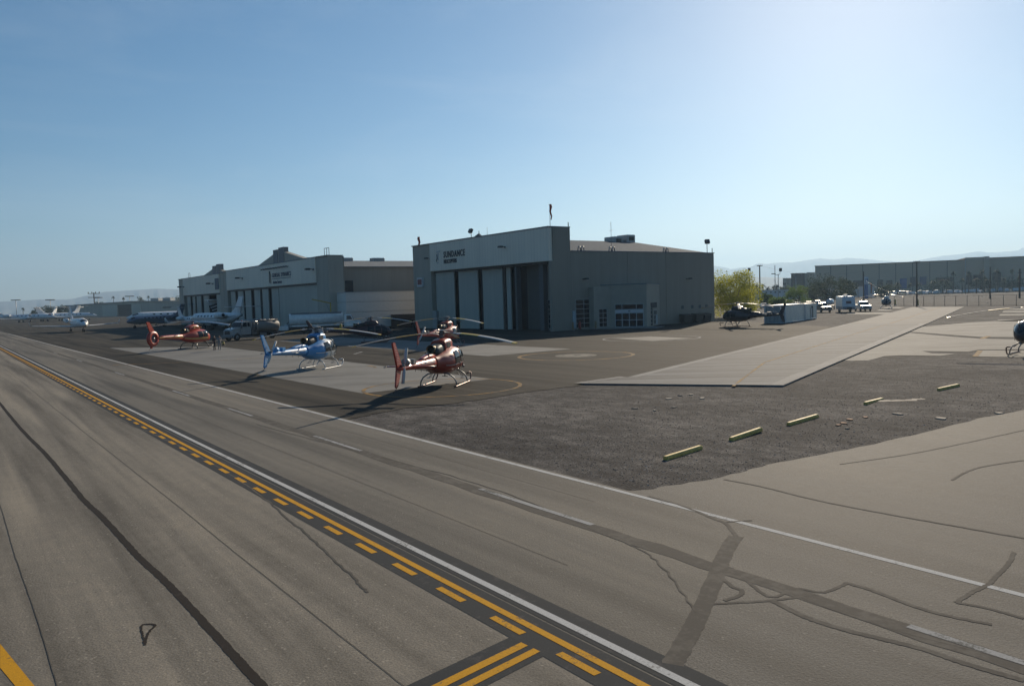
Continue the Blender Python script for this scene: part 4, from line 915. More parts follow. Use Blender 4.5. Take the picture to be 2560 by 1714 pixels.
RED = gpaint('heli_red', (.4, .04, .02)); REDL = gpaint('heli_red_light', (.46, .05, .025)); DRED = gpaint('heli_dark_red', (.12, .03, .035)); GOLD = pm('gold_trim', (.55, .36, .14), .35, .3)
BLU = gpaint('heli_blue', (.045, .25, .54)); BLUF = gpaint('heli_blue_fade', (.045, .25, .54), (.7, .72, .7)); WHT = gpaint('heli_white', (.6, .6, .58)); DRK = gpaint('heli_charcoal', (.035, .03, .035)); MAR = gpaint('heli_maroon', (.06, .022, .026)); DBL = gpaint('heli_navy', (.03, .05, .09))
PINK = pm('pink_white_trim', (.5, .34, .3), .4)
FIN_ = gpaint('fin_blue', (.03, .09, .3))
as350('helicopter', 'glossy red helicopter on the painted ring beside the gravel island', (23.75, 39.4), 49, (RED, RED, PINK, REDL), (162, 282, 42), camera=True)
as350('helicopter', 'blue helicopter fading to a white nose, rotor covers off, parked on the concrete pad', (23.6, 57.9), 50, (BLUF, BLU, WHT, BLU), (140, 260, 20), cowl_plate=True, frame_white=True)
as350('helicopter', 'red helicopter parked on the concrete pad behind the other red one, before the hangar doors', (43.6, 71.2), 54, (RED, RED, PINK, REDL), (168, 288, 48))
hx, hy = G(930, 856); as350('helicopter', 'dark maroon helicopter standing in the hangar shadow side-on before the white tanker', (hx, hy), 116, (MAR, MAR, DRED, MAR), (261, 21, 141), fin_stripes=False)
hx, hy = G(1845, 817); as350('helicopter', 'charcoal helicopter parked beside the corrugated container, nose towards the hangar wall', (hx, hy), 6, (DRK, DRK, MAR, DRK), (350, 110, 230), s=1.06, fin_stripes=False)
hx, hy = G(2216, 771); as350('helicopter', 'small blue and white helicopter facing out in front of the chain-link fence', (hx, hy), 246, (DBL, WHT, WHT, BLU), (205, 325, 85), s=1.05, fin_stripes=False, frame_white=True)
hx, hy = G(2584, 884); as350('helicopter', 'dark helicopter with pale roof fairing and upturned skids on the right-hand concrete patch', (hx, hy), 262, (DRK, WHT, DRED, DRK), (318, 78, 198), s=1.05, fin_stripes=False)
# ---- wide-body helicopter with shrouded tail rotor
def ec130(label, loc, heading, blades):
    t = thing('helicopter', label, 'helicopter', (loc[0], loc[1], .012), az(heading)); body = RED
    ST = smooth_st([(2.75, .12, 1.1, 1.35), (2.6, .45, .9, 1.65), (2.2, .8, .78, 2.0), (1.5, 1.02, .72, 2.3), (.5, 1.08, .7, 2.36), (-.5, 1.02, .72, 2.28), (-1.3, .8, .85, 2.1), (-2.0, .5, 1.05, 1.95), (-2.4, .4, 1.15, 1.9)], 5)
    m = MB(); m.rings([sect(*q) for q in ST]); fu = m.build('fuselage', body, t)
    patch(ST, 2.66, 1.4, 18, 162, .012, nx=10, na=14).build('windscreen', M_HGLASS, fu)
    for k in (-1, 1):
        a0, a1 = (-6, 42) if k > 0 else (186, 138)
        for xa, xb in ((1.45, .6), (.48, -.35)): patch(ST, xa, xb, a0, a1, .014, nx=6).build('side_window', M_HGLASS, fu)
    patch(ST, 1.6, -2.2, -24, -8, .012, nx=20, na=2).build('gold_stripe', GOLD, fu); patch(ST, 1.6, -2.2, 204, 188, .012, nx=20, na=2).build('gold_stripe', GOLD, fu)
    CO = smooth_st([(1.0, .25, 2.2, 2.4), (.7, .45, 2.1, 2.75), (.2, .52, 2.1, 2.95), (-.6, .5, 2.0, 2.9), (-1.2, .42, 1.9, 2.7)], 4)
    m = MB(); m.rings([sect(*q, n=20, ex=3.2) for q in CO]); co = m.build('engine_cowl', REDL, t)
    letters('lettering', 'Sundance', .36, GOLD, co, (-.1, -.53, 2.5), (R(90), 0, 0), .01, .0, 1.0, .8)
    m = MB(); m.box(-.55, -.25, -.535, -.5, 2.48, 2.76); m.build('emblem', GOLD, co)
    m = MB(); m.rings([sect(*q, n=16, ex=2.6) for q in [(-1.1, .42, 1.9, 2.7), (-1.7, .36, 1.85, 2.5), (-2.1, .2, 1.85, 2.2)]]); m.build('engine_bay', M_BLACK, t)
    m = MB(); m.lathe([(.2, 0), (.22, -.3), (.28, -.6), (.2, -.5), (.1, -.1)], (-1.6, -.1, 2.3), 'x', 14); m.build('exhaust', pm('hot_metal', (.2, .16, .1), .25, .9), t)
    TB = [(-2.0, .42, 1.12, 1.92), (-3.5, .32, 1.28, 1.9), (-5.6, .22, 1.42, 1.86), (-6.6, .18, 1.5, 1.86)]
    m = MB(); m.rings([sect(*q, n=18, ex=2.2) for q in TB]); tb = m.build('tail_boom', body, t)
    patch(TB, -2.2, -6.4, -12, 16, .01, 2.2, 12, 2).build('gold_stripe', GOLD, tb); patch(TB, -2.2, -6.4, 192, 164, .01, 2.2, 12, 2).build('gold_stripe', GOLD, tb)
    # shroud
    c = (-7.25, 1.62); m = MB(); rs = []; N = 28
    for k in range(N+1):
        a = 2*math.pi*k/N; ca, sa = math.cos(a), math.sin(a)
        ro = .86+.12*max(0, -ca); ring = []
        for (r, y) in ((.52, .17), (.56, .2), (ro, .11), (ro+.03, 0), (ro, -.11), (.56, -.2), (.52, -.17)): ring.append((c[0]+r*ca, y, c[1]+r*sa))
        rs.append(ring)
    m.rings(rs, closed=True, caps=False); sh = m.build('tail_shroud', body, t)
    for k in range(10):
        a = 2*math.pi*k/10; m = MB(); m.tube([(c[0]+.08*math.cos(a), 0, c[1]+.08*math.sin(a)), (c[0]+.52*math.cos(a), 0, c[1]+.52*math.sin(a))], .05, 5, flat=.3); m.build('tail_rotor_blade', M_STEEL, sh)
    m = MB(); m.lathe([(.02, -.18), (.14, -.15), (.16, .1), (.02, .18)], (c[0], 0, c[1]), 'y', 12); m.build('tail_rotor_hub', M_STEEL, sh)
    m = MB(); m.slab([(a, -.06, z) for a, z in ((-6.9, 2.3), (-7.75, 2.35), (-8.25, 3.5), (-8.1, 3.56), (-7.75, 3.5))], (0, .12, 0)); m.build('tail_fin', REDL, t)
    m = MB(); m.slab([(a, -.06, z) for a, z in ((-7.3, .9), (-7.8, .95), (-7.75, .55), (-7.55, .5))], (0, .12, 0)); m.tube([(-7.6, 0, .55), (-8.0, 0, .42)], .02, 5); m.build('ventral_fin', body, t)
    m = MB(); m.rings([[(x, y, z) for x, z in ((-5.0, 1.66), (-5.15, 1.7), (-5.55, 1.66), (-5.15, 1.62))] for y in (-1.36, 0, 1.36)]); m.build('stabiliser', body, t)
    for k in (-1, 1):
        m = MB(); m.tube([(-1.4, k*1.2, .05), (1.6, k*1.2, .05), (2.0, k*1.18, .16), (2.3, k*1.14, .45)], .05, 8); m.build('skid', M_STEEL, t)
    for x in (-.95, 1.3):
        m = MB(); m.tube([(x, -1.2, .07), (x, -1.12, .4), (x, -.8, .72), (x, 0, .84), (x, .8, .72), (x, 1.12, .4), (x, 1.2, .07)], .05, 8); m.build('cross_tube', M_BLACK, t)
    m = MB(); m.tube([(0, 0, 2.85), (0, 0, 3.28)], [.14, .1], 10); m.lathe([(.14, 3.2), (.3, 3.26), (.28, 3.34), (.05, 3.4)], n=12); mast = m.build('rotor_mast', M_STEEL, t)
    for b in blades:
        th = az(b)-az(heading); cc, s2 = math.cos(th), math.sin(th)
        m = MB(); rows = []
        for i in range(12):
            r = .25+5.1*i/11; w_ = .18 if r > 1.3 else .09; z = 3.3-.018*r*r; rows.append([(r*cc-y*s2, r*s2+y*cc, z+h) for y, h in ((w_, .07), (w_*.4, .07), (-w_, -.05), (0, -.03))])
        m.rings(rows, smooth=False); m.build('rotor_blade', M_WHITE, mast)
    return t
hx, hy = G(485, 871); ec130('red and gold helicopter with a shrouded tail rotor beside the fuel truck', (hx, hy), 50, (264, 24, 144))

# ---- business jets
M_JET = gpaint('jet_white', (.8, .79, .76), metal=0.0); M_JETB = gpaint('jet_slate', (.16, .19, .25), metal=.1)
def bizjet(name, label, loc, heading, Ln=19.0, body=M_JET, belly=None, stripe=None, fin=None, winglets=True, ttail=True, s=1.0, group=None, tpz=None, engine_spot=None):
    t = thing(name, label, 'jet', (loc[0], loc[1], .01), az(heading), group, s); k = Ln/19.0
    ST = smooth_st([(9.4, .06, 1.75, 1.9), (9.1, .36, 1.5, 2.15), (8.3, .72, 1.3, 2.65), (7.3, .98, 1.15, 3.08), (6.2, 1.12, 1.05, 3.25), (0, 1.15, 1.02, 3.28), (-4, 1.1, 1.1, 3.25), (-6.2, .82, 1.5, 3.2), (-8.2, .42, 2.2, 3.1), (-9.2, .14, 2.7, 3.0)], 3)
    ST = [(q[0]*k, q[1], q[2], q[3]) for q in ST]
    m = MB(); m.rings([sect(*q, n=24, ex=2.0) for q in ST]); fu = m.build('fuselage', body, t)
    patch(ST, 8.35*k, 7.35*k, 38, 142, .012, 2.0, 5, 14).build('windscreen', M_HGLASS, fu)
    for sgn in (0, 1):
        for i in range(6):
            x = (4.8-i*1.25)*k; a, b = (16, 34) if not sgn else (164, 146); patch(ST, x, x-.55, a, b, .012, 2.0, 2, 3).build('cabin_window', M_HGLASS, fu)
        if stripe: 
            for (a, b) in ((-4, 0), (5, 8)): patch(ST, 8.2*k, -8*k, a if not sgn else 180-a, b if not sgn else 180-b, .012, 2.0, 26, 1).build('stripe', stripe, fu)
        if belly: patch(ST, 8.8*k, -8*k, -90 if not sgn else 270, -16 if not sgn else 196, .012, 2.0, 26, 6).build('belly_paint', belly, fu)
    hs = 9.2*k
    for g in (-1, 1):
        m = MB(); m.rings([[(x, g*y, z+h) for x, h in ((xl, 0), (xl-c*.3, c*.06), (xl-c, 0), (xl-c*.4, -c*.04))] for (xl, c, y, z) in ((2.6*k, 3.6*k, .6, 1.25), (1.3*k, 2.7*k, 2.6, 1.38), (-1.6*k, 1.25*k, hs*.97, 1.72), (-1.75*k, 1.1*k, hs, 1.76))]); wg = m.build('wing', body, t)
        if winglets:
            m = MB(); m.rings([[(x, g*y, z) for x, y in ((xl, yy), (xl-c, yy), (xl-c*.5, yy+.06))] for (xl, c, yy, z) in ((-1.7*k, 1.1*k, hs, 1.74), (-2.3*k, .5*k, hs+.35, 2.7))]); m.build('winglet', body, wg)
        m = MB(); m.lathe([(.42, 0), (.56, -.1), (.62, -.9), (.55, -2.0), (.36, -2.9), (.3, -2.8), (.25, -2.3)], (-3.6*k, g*1.78, 2.78), 'x', 18); en = m.build('engine', body, t)
        m = MB(); m.lathe([(.02, .02), (.43, -.06), (.44, -.12)], (-3.6*k, g*1.78, 2.78), 'x', 16); m.build('intake', M_BLACK, en)
        m = MB(); m.lathe([(.3, 0), (.31, .03)], (-3.6*k-2.87, g*1.78, 2.78), 'x', 14); m.build('nozzle', M_BLACK, en)
        if engine_spot: m = MB(); m.lathe([(.45, 0), (.46, .01)], (-4.6*k, g*1.78+g*.62, 2.78), 'y', 12); m.build('emblem', engine_spot, en)
        m = MB(); m.box(-6*k, -3.9*k, g*.9 if g > 0 else -1.4, 1.4 if g > 0 else -.9, 2.68, 2.84); m.build('pylon', body, t)
    zt = 6.1 if ttail else 5.0
    m = MB(); m.slab([(a*k, -.12, z) for a, z in ((-5.6, 3.1), (-8.9, 3.0), (-10.1, zt), (-10.0, zt+.15), (-8.7, zt+.12), (-7.2, 4.0))], (0, .24, 0)); m.build('tail_fin', fin or body, t)
    for g in (-1, 1):
        zz_ = (tpz or zt-.05) if ttail else 4.2
        m = MB(); m.rings([[(x, g*y, zz_+h) for x, h in ((xl, 0), (xl-c*.4, .06), (xl-c, 0), (xl-c*.4, -.05))] for (xl, c, y) in ((-8.5*k, 1.7*k, .05), (-9.5*k, .9*k, 3.1*k))]); m.build('tailplane', body, t)
    for (x, y) in ((7.0*k, 0), (-1.2*k, 1.4), (-1.2*k, -1.4)):
        m = MB(); m.tube([(x, y, 1.3), (x, y, .35)], .08, 6)
        ge = m.build('gear_leg', M_STEEL, t)
        for d in (-.16, .16):
            m = MB(); m.lathe([(.05, -.09), (.25, -.09), (.34, -.06), (.34, .06), (.25, .09), (.05, .09)], (x, y+d, .34), 'y', 14); m.build('wheel', M_TYRE, ge)
    return t
jp = G(222, 829); bizjet('business_jet', 'white twin-engine jet with upturned winglets taxiing alone on the open apron', (jp[0]-1.5, jp[1]+6), 178, 20)
jp = G(392, 817); bizjet('business_jet', 'slate blue jet with a T-tail parked ahead of the larger white jet', jp, 236, 21, M_JETB, pm('silver_belly', (.3, .31, .33), .4), M_STEEL, winglets=False)
jp = G(445, 807); bizjet('business_jet', 'large white jet with a blue waterline parked behind the slate blue one', jp, 262, 27, M_JET, None, pm('jet_blue_line', (.05, .1, .25), .4), winglets=False, s=1.25)
jp = G(540, 823); bizjet('business_jet', 'white jet with grey cheat lines seen from its tail outside the maintenance hangar', (jp[0], jp[1]), 350, 22, M_JET, None, pm('jet_taupe_line', (.13, .11, .1), .4), s=1.15, tpz=4.3)
jp = G(474, 818); bizjet('business_jet', 'small dark-bellied white jet facing out by the open hangar door', (jp[0]+1, jp[1]), 160, 15, M_JET, None, None, ttail=True, s=.85)
# far line-up across the field
for i, (px, hd_, Ln, sc_, lab, ws, fin_) in enumerate([
    (62, 128, 27, 1.3, 'white jet with a tall T-tail parked leftmost of the far line-up by the trees', True, None),
    (148, 230, 23, 1.35, 'white jet in the far line-up whose pale fin stands beside the trees', False, None),
    (105, 215, 23, 1.3, 'white jet with an orange-tinted fin in the far line-up', False, None),
    (168, 120, 25, 1.3, 'white jet with a red round emblem on its engine before the tan hangar', False, None)]):
    q = atD(px, 790, [430, 450, 440, 445][i]); bizjet('business_jet', lab, (q.x, q.y), hd_, Ln, winglets=ws, s=sc_, engine_spot=pm('engine_red', (.5, .04, .03), .4) if i == 3 else None)
# striped tail standing inside the open hangar door
t = thing('business_jet', 'dark-striped jet tail with high tailplane standing inside the open hangar doorway', 'jet', (62.5, 220.5, 0), R(180))
m = MB(); m.rings([sect(*q, n=20, ex=2.0) for q in [(2.6, .3, 2.6, 3.3), (0, .8, 1.9, 3.7), (-1.9, 1.2, 1.5, 4.0)]]); m.build('tail_cone', M_JET, t)
TF = [(1.8, 3.2), (-1.0, 3.6), (.6, 6.9), (3.4, 6.9)]
m = MB(); m.slab([(a, -.15, z) for a, z in TF], (0, .3, 0)); tf = m.build('tail_fin', M_JET, t)
for k in range(3):
    m = MB(); z = 3.5+k*.75; m.slab([(a, -.17, zz) for a, zz in ((2.3+k*.3, z), (-.6+k*.3, z+.9), (-.5+k*.3, z+1.3), (2.4+k*.3, z+.4))], (0, .34, 0)); m.build('fin_stripe', M_BLACK, tf)
m = MB(); m.box(.6, 3.2, -3.4, 3.4, 6.9, 7.1); m.build('tailplane', M_JET, t)
m = MB(); m.tube([(-1.5, 0, 1.6), (-1.5, 0, .3)], .1, 6); m.lathe([(.05, -.2), (.4, -.18), (.4, .18), (.05, .2)], (-1.5, 0, .4), 'y', 12); m.build('landing_gear', M_TYRE, t)
# ================================================================== VEHICLES
CARP = {}
def carpaint(n, c): return gpaint('car_'+n, c, metal=.1, rough=.25)
def wheel(par, x, y, r, wd, rim=True):
    m = MB(); m.lathe([(r*.3, -wd/2), (r*.8, -wd/2), (r, -wd*.35), (r, wd*.35), (r*.8, wd/2), (r*.3, wd/2)], (0, 0, 0), 'y', 18); w_ = m.build('wheel', M_TYRE, par, (x, y, r))
    if rim:
        m = MB(); m.lathe([(.02, -wd/2-.015), (r*.55, -wd/2-.01), (r*.6, -wd/2+.02), (r*.6, wd/2-.02), (r*.55, wd/2+.01), (.02, wd/2+.015)], (0, 0, 0), 'y', 14); m.build('rim', M_STEEL, w_)
    return w_
def profile_body(prof, hw, taper=0.0, zt=None):
    """side profile (x,z) extruded across the width with the upper part leaning in"""
    zmax = max(z for x, z in prof); zmin = min(z for x, z in prof); m = MB(); rows = []
    for y, f in ((-1, 0), (-.92, 1), (.92, 1), (1, 0)):
        row = []
        for x, z in prof:
            lean = taper*max(0, (z-(zt if zt else zmin))/(zmax-(zt if zt else zmin)+1e-6))
            inset = .04 if f == 0 else 0
            row.append((x*(1-inset*.15), y*(hw-lean), z-(inset if z > (zmin+zmax)/2 else -inset)))
        rows.append(row)
    m.rings(rows, smooth=False); return m
def car(name, label, loc, heading, kind='suv', c='white', group=None, s=1.0, parts=True):
    cols = {'white': (.6, .6, .58), 'silver': (.35, .36, .37), 'dark': (.03, .032, .036), 'red': (.22, .03, .025), 'blue': (.05, .08, .16), 'tan': (.35, .3, .22)}
    P = carpaint(c, cols[c]); t = thing(name, label, {'suv': 'car', 'sedan': 'car', 'pickup': 'pickup', 'van': 'van'}[kind], (loc[0], loc[1], .0), az(heading), group, s)
    zb = {'suv': .35, 'sedan': .28, 'pickup': .45, 'van': .35}[kind]; hl = {'suv': 2.35, 'sedan': 2.3, 'pickup': 2.75, 'van': 2.6}[kind]; zr = {'suv': 1.78, 'sedan': 1.45, 'pickup': 1.85, 'van': 2.1}[kind]; zw = {'suv': 1.12, 'sedan': .95, 'pickup': 1.2, 'van': 1.2}[kind]
    m = profile_body([(hl, zb), (hl+.02, zb+.35), (hl-.1, zw-.12), (hl-1.2, zw), (-hl+.1, zw), (-hl, zw-.2), (-hl, zb)], .92); bd = m.build('body', P, t)
    cf, cr = {'suv': (hl-1.2, -hl+.15), 'sedan': (hl-1.35, -hl+.75), 'pickup': (hl-1.45, -.35), 'van': (hl-.7, -hl+.08)}[kind]
    m = profile_body([(cf, zw-.01), (cf-.75, zr-.04), (cf-1.0, zr), (cr+.35, zr), (cr+.1 if kind != 'sedan' else cr+.55, zr-.06), (cr, zw-.01)], .86, .16); m.build('cabin', P, t)
    if parts:
        m = MB(); k = .03; m.slab([(cf+k, -.72, zw+.06), (cf+k, .72, zw+.06), (cf-.68+k, .64, zr-.12), (cf-.68+k, -.64, zr-.12)], (.03, 0, .03)); m.build('windscreen', M_HGLASS, t)
        m = MB(); m.slab([(cr-k, -.7, zw+.08), (cr-k, .7, zw+.08), (cr-k+(.08 if kind != 'sedan' else .45), .62, zr-.12), (cr-k+(.08 if kind != 'sedan' else .45), -.62, zr-.12)], (-.03, 0, .02)); m.build('rear_window', M_HGLASS, t)
        for g in (-1, 1):
            for a, b in ((cf-.45, cf-1.25), (cf-1.35, (cr+.45))):
                if a-b < .25: continue
                m = MB(); m.slab([(a, g*.855, zw+.05), (b, g*.855, zw+.05), (b+.02, g*.73, zr-.14), (a-.32 if a == cf-.45 else a, g*.73, zr-.14)], (0, g*.03, .0)); m.build('side_window', M_HGLASS, t)
            m = MB(); m.bev(hl-.12, hl+.03, g*.68-.16, g*.68+.16, zw-.38, zw-.2, .03); m.build('headlight', M_LAMP, t)
            m = MB(); m.bev(-hl-.02, -hl+.05, g*.78-.1, g*.78+.1, zw-.42, zw-.12, .02); m.build('tail_light', M_RED, t)
            m = MB(); m.bev(cf-.5, cf-.3, g*.98-.1, g*.98+.1, zw+.02, zw+.2, .03); m.build('mirror', M_BLACK, t)
        m = MB(); m.box(hl-.05, hl+.05, -.45, .45, zb+.25, zw-.2); m.build('grille', M_BLACK, t)
        m = MB(); m.bev(hl-.1, hl+.14, -.88, .88, zb-.02, zb+.22, .04); m.bev(-hl-.1, -hl+.1, -.88, .88, zb-.02, zb+.2, .04); m.build('bumper', M_STEEL if kind == 'pickup' else P, t)
        if kind == 'pickup':
            m = MB(); m.box(-hl+.12, -.5, -.78, .78, zw-.02, zw+.012); m.build('cargo_bed', M_BLACK, t)
    rw = .37 if kind != 'sedan' else .32
    for x in (hl-.85, -hl+.85):
        for g in (-1, 1): wheel(t, x, g*.82, rw, .24, parts)
    return t
# ---- fuel truck by the red helicopter
def fuel_truck(label, loc, heading):
    t = thing('fuel_truck', label, 'truck', (loc[0], loc[1], 0), az(heading)); W = carpaint('truck', (.4, .39, .36)); TK = pm('tank_alloy', (.2, .19, .17), .6, .2, scale=.8)
    m = MB(); m.box(-4.4, 2.6, -.42, .42, .62, .86); m.build('chassis', M_BLACK, t)
    m = profile_body([(4.15, .75), (4.2, 1.45), (3.95, 1.72), (2.75, 1.95), (2.6, 1.95), (2.6, .75)], 1.0, .08); hd_ = m.build('hood', W, t)
    m = profile_body([(2.68, .8), (2.68, 1.95), (2.2, 2.72), (2.0, 2.78), (.95, 2.78), (.85, 2.7), (.85, .8)], 1.1, .1, 1.9); cb = m.build('cab', W, t)
    m = MB(); m.slab([(2.67, -.95, 2.0), (2.67, .95, 2.0), (2.27, .88, 2.62), (2.27, -.88, 2.62)], (.05, 0, .02)); m.build('windscreen', M_HGLASS, cb)
    for g in (-1, 1):
        m = MB(); m.slab([(2.35, g*1.075, 2.0), (1.55, g*1.075, 2.0), (1.55, g*1.01, 2.6), (2.1, g*1.01, 2.6)], (0, g*.03, 0)); m.build('side_window', M_HGLASS, cb)
        m = MB(); m.slab([(1.42, g*1.075, 2.0), (1.0, g*1.075, 2.0), (1.0, g*1.01, 2.6), (1.42, g*1.01, 2.6)], (0, g*.03, 0)); m.build('side_window', M_HGLASS, cb)
        m = MB(); m.tube([(2.6, g*1.1, 1.7), (2.7, g*1.35, 1.8), (2.7, g*1.35, 2.5)], .025, 5); m.bev(2.66, 2.74, g*1.35-.12, g*1.35+.12, 1.85, 2.4, .02); m.build('mirror', M_BLACK, t)
        # fender arch
        m = MB(); rs = []
        for k in range(9):
            a = math.pi*k/8; rs.append([(3.3+r*math.cos(a), g*y, .5+r*math.sin(a)*1.08) for r, y in ((.6, .78), (.72, .78), (.72, 1.15), (.6, 1.15))])
        m.rings(rs); m.build('fender', W, t)
        m = MB(); m.bev(3.9, 4.15, g*.82-.14, g*.82+.14, 1.2, 1.42, .03); m.build('headlight', M_LAMP, t)
    m = MB(); m.box(4.16, 4.24, -.55, .55, .95, 1.5); m.build('grille', M_BLACK, hd_)
    m = MB(); m.bev(4.2, 4.5, -1.15, 1.15, .5, .82, .05); m.build('bumper', M_STEEL, t)
    m = MB(); m.lathe([(.09, 0), (.09, .12), (.04, .16)], (1.6, 0, 2.78), n=10); m.build('beacon', pm('beacon_red', (.5, .08, .03), .3), cb)
    # pump cabinet with hose reels behind the cab
    m = MB()
    for x in (.72, -.35):
        for y in (-1.1, 1.1): m.tube([(x, y, .86), (x, y, 2.7)], .045, 6)
    for y in (-1.1, 1.1):
        for z in (.9, 2.7): m.tube([(.72, y, z), (-.35, y, z)], .045, 6)
        for x in (.45, .18, -.1): m.tube([(x, y, .9), (x, y, 2.7)], .03, 5)
    cabn = m.build('pump_frame', W, t)
    m = MB(); m.box(-.33, .7, -.98, .98, .9, 2.55); m.build('pump_cabinet', pm('pump_dark', (.05, .045, .045), .6), cabn)
    for g in (-1, 1): m = MB(); m.lathe([(.1, -.25), (.4, -.25), (.4, .25), (.1, .25)], (.2, g*.75, 1.7), 'y', 14); m.build('hose_reel', M_BLACK, cabn)
    # oval tank
    rs = []
    for (x, f) in ((-.5, .9), (-.6, 1), (-4.35, 1), (-4.5, .92)):
        rs.append([(x, 1.18*f*math.copysign(abs(math.cos(a))**.8, math.cos(a)), 1.95+.85*f*math.copysign(abs(math.sin(a))**.8, math.sin(a))) for a in [2*math.pi*k/28 for k in range(28)]])
    m = MB(); m.rings(rs); tk = m.build('tank', TK, t)
    m = MB(); m.tube([(-.7, -.7, 2.86), (-4.3, -.7, 2.86)], .04, 5); m.tube([(-.7, .7, 2.86), (-4.3, .7, 2.86)], .04, 5); m.box(-4.3, -.7, -.68, .68, 2.78, 2.81); m.build('tank_walkway', M_STEEL, tk)
    for x in (-1.6, -3.2): m = MB(); m.lathe([(.28, 2.75), (.28, 2.95), (.1, 2.98)], (x, 0, 0), n=14); m.build('hatch', TK, tk)
    for x in (-4.05, -4.3): 
        m = MB(); m.tube([(x, -.9, 2.72), (x, -.6, 3.0), (x, .6, 3.0), (x, .9, 2.72)], .05, 6); m.build('roll_hoop', M_BLACK, tk)
    m = MB(); m.box(-4.55, -.6, -1.1, 1.1, .95, 1.12); m.build('skirt', M_BLACK, t)
    m = MB(); m.box(-1.9, -.7, -1.15, -.55, .45, .95); m.box(-1.9, -.7, .55, 1.15, .45, .95); m.build('side_locker', M_STEEL, t)
    for g in (-1, 1):
        wheel(t, 3.3, g*.95, .5, .3); wheel(t, -3.1, g*.9, .5, .5)
        m = MB(); m.box(-4.62, -4.55, g*.95-.1, g*.95+.1, .8, 1.0); m.build('tail_light', M_RED, t)
    return t
fx, fy = G(626, 849); fuel_truck('white fuel truck with a dull alloy tank and open pump cabinet', (fx+.5, fy+1.0), 250)
# ---- long white aircraft refueller
t = thing('tanker_truck', 'long white tanker truck parked side-on outside the maintenance hangar', 'truck', (*G(815, 828), 0), az(112))
W = carpaint('refueller', (.85, .83, .77))
rs = []
for (x, f) in ((3.1, .9), (3.0, 1), (-6.2, 1), (-6.35, .9)): rs.append([(x, 1.25*f*math.copysign(abs(math.cos(a))**.6, math.cos(a)), 2.35+1.05*f*math.copysign(abs(math.sin(a))**.6, math.sin(a))) for a in [2*math.pi*k/28 for k in range(28)]])
m = MB(); m.rings(rs); tk = m.build('tank', W, t)
m = MB(); m.box(-6.1, 2.9, -.7, .7, 3.38, 3.5); m.tube([(-6, -.95, 3.3), (2.8, -.95, 3.3)], .07, 6); m.tube([(-6, .95, 3.3), (2.8, .95, 3.3)], .07, 6); m.build('tank_walkway', M_STEEL, tk)
m = profile_body([(6.35, .8), (6.4, 1.5), (6.1, 1.8), (4.95, 2.0), (4.5, 2.95), (3.3, 2.98), (3.25, .8)], 1.15, .1, 1.9); cb = m.build('cab', W, t)
m = MB(); m.slab([(4.97, -.95, 2.05), (4.97, .95, 2.05), (4.6, .9, 2.8), (4.6, -.9, 2.8)], (.05, 0, .02)); m.build('windscreen', M_HGLASS, cb)
for g in (-1, 1):
    m = MB(); m.slab([(4.75, g*1.1, 2.05), (3.7, g*1.1, 2.05), (3.7, g*1.03, 2.75), (4.45, g*1.03, 2.75)], (0, g*.04, 0)); m.build('side_window', pm('pink_glass', (.12, .07, .06), .1), cb)
    rs = []
    for k in range(9):
        a = math.pi*k/8; rs.append([(5.6+r*math.cos(a), g*y, .55+r*math.sin(a)*1.1) for r, y in ((.66, .85), (.8, .85), (.8, 1.22), (.66, 1.22))])
    m = MB(); m.rings(rs); m.build('fender', W, t)
    m = MB(); m.box(-5.9, 2.9, g*1.2-.02, g*1.2+.02, 1.05, 1.35); m.build('skirt', W, t)
    m = MB(); m.box(-1.6, 2.4, g*1.0-.2, g*1.0+.2, .5, 1.04); m.build('pump_gear', M_BLACK, t)
    for x, wd in ((5.6, .32), (-2.6, .55), (-3.9, .55)): wheel(t, x, g*.95, .52, wd)
m = MB(); m.box(-6.3, 6.2, -.45, .45, .7, 1.0); m.build('chassis', M_BLACK, t); m = MB(); m.bev(6.35, 6.6, -1.2, 1.2, .5, .85, .05); m.build('bumper', M_STEEL, t)
for k in range(5): m = MB(); m.tube([(-6.42, -.8+.4*k, 1.0), (-6.42, -.8+.4*k, 3.2)], .035, 5); m.build('rear_rail', M_STEEL, t)
m = MB(); m.bev(-8.2, -6.5, -1, 1, .5, 1.2, .08); m.build('rear_platform', W, t)
q = G(731, 826); car('van', 'white van parked behind the tail of the long white tanker', (q[0]+1, q[1]), 285, 'van')
# yellow service hoist beside the tanker
o = thing('service_hoist', 'yellow steel hoist with a bent arm standing beside the long tanker', 'hoist', (*G(829, 826.5), 0), az(290))
Y_ = pm('hoist_yellow', (.5, .34, .05), .5)
m = MB(); m.tube([(0, 0, 0), (0, 0, 5.2)], .13, 6); m.build('post', Y_, o); m = MB(); m.tube([(0, 0, 5.1), (3.3, 0, 5.9)], .11, 6); m.build('arm', Y_, o); m = MB(); m.tube([(.9, 0, 5.35), (.2, 0, 3.6)], .05, 6); m.build('brace', M_METAL, o); m = MB(); m.bev(-.4, .4, -.4, .4, 0, .12, .03); m.build('base', Y_, o)
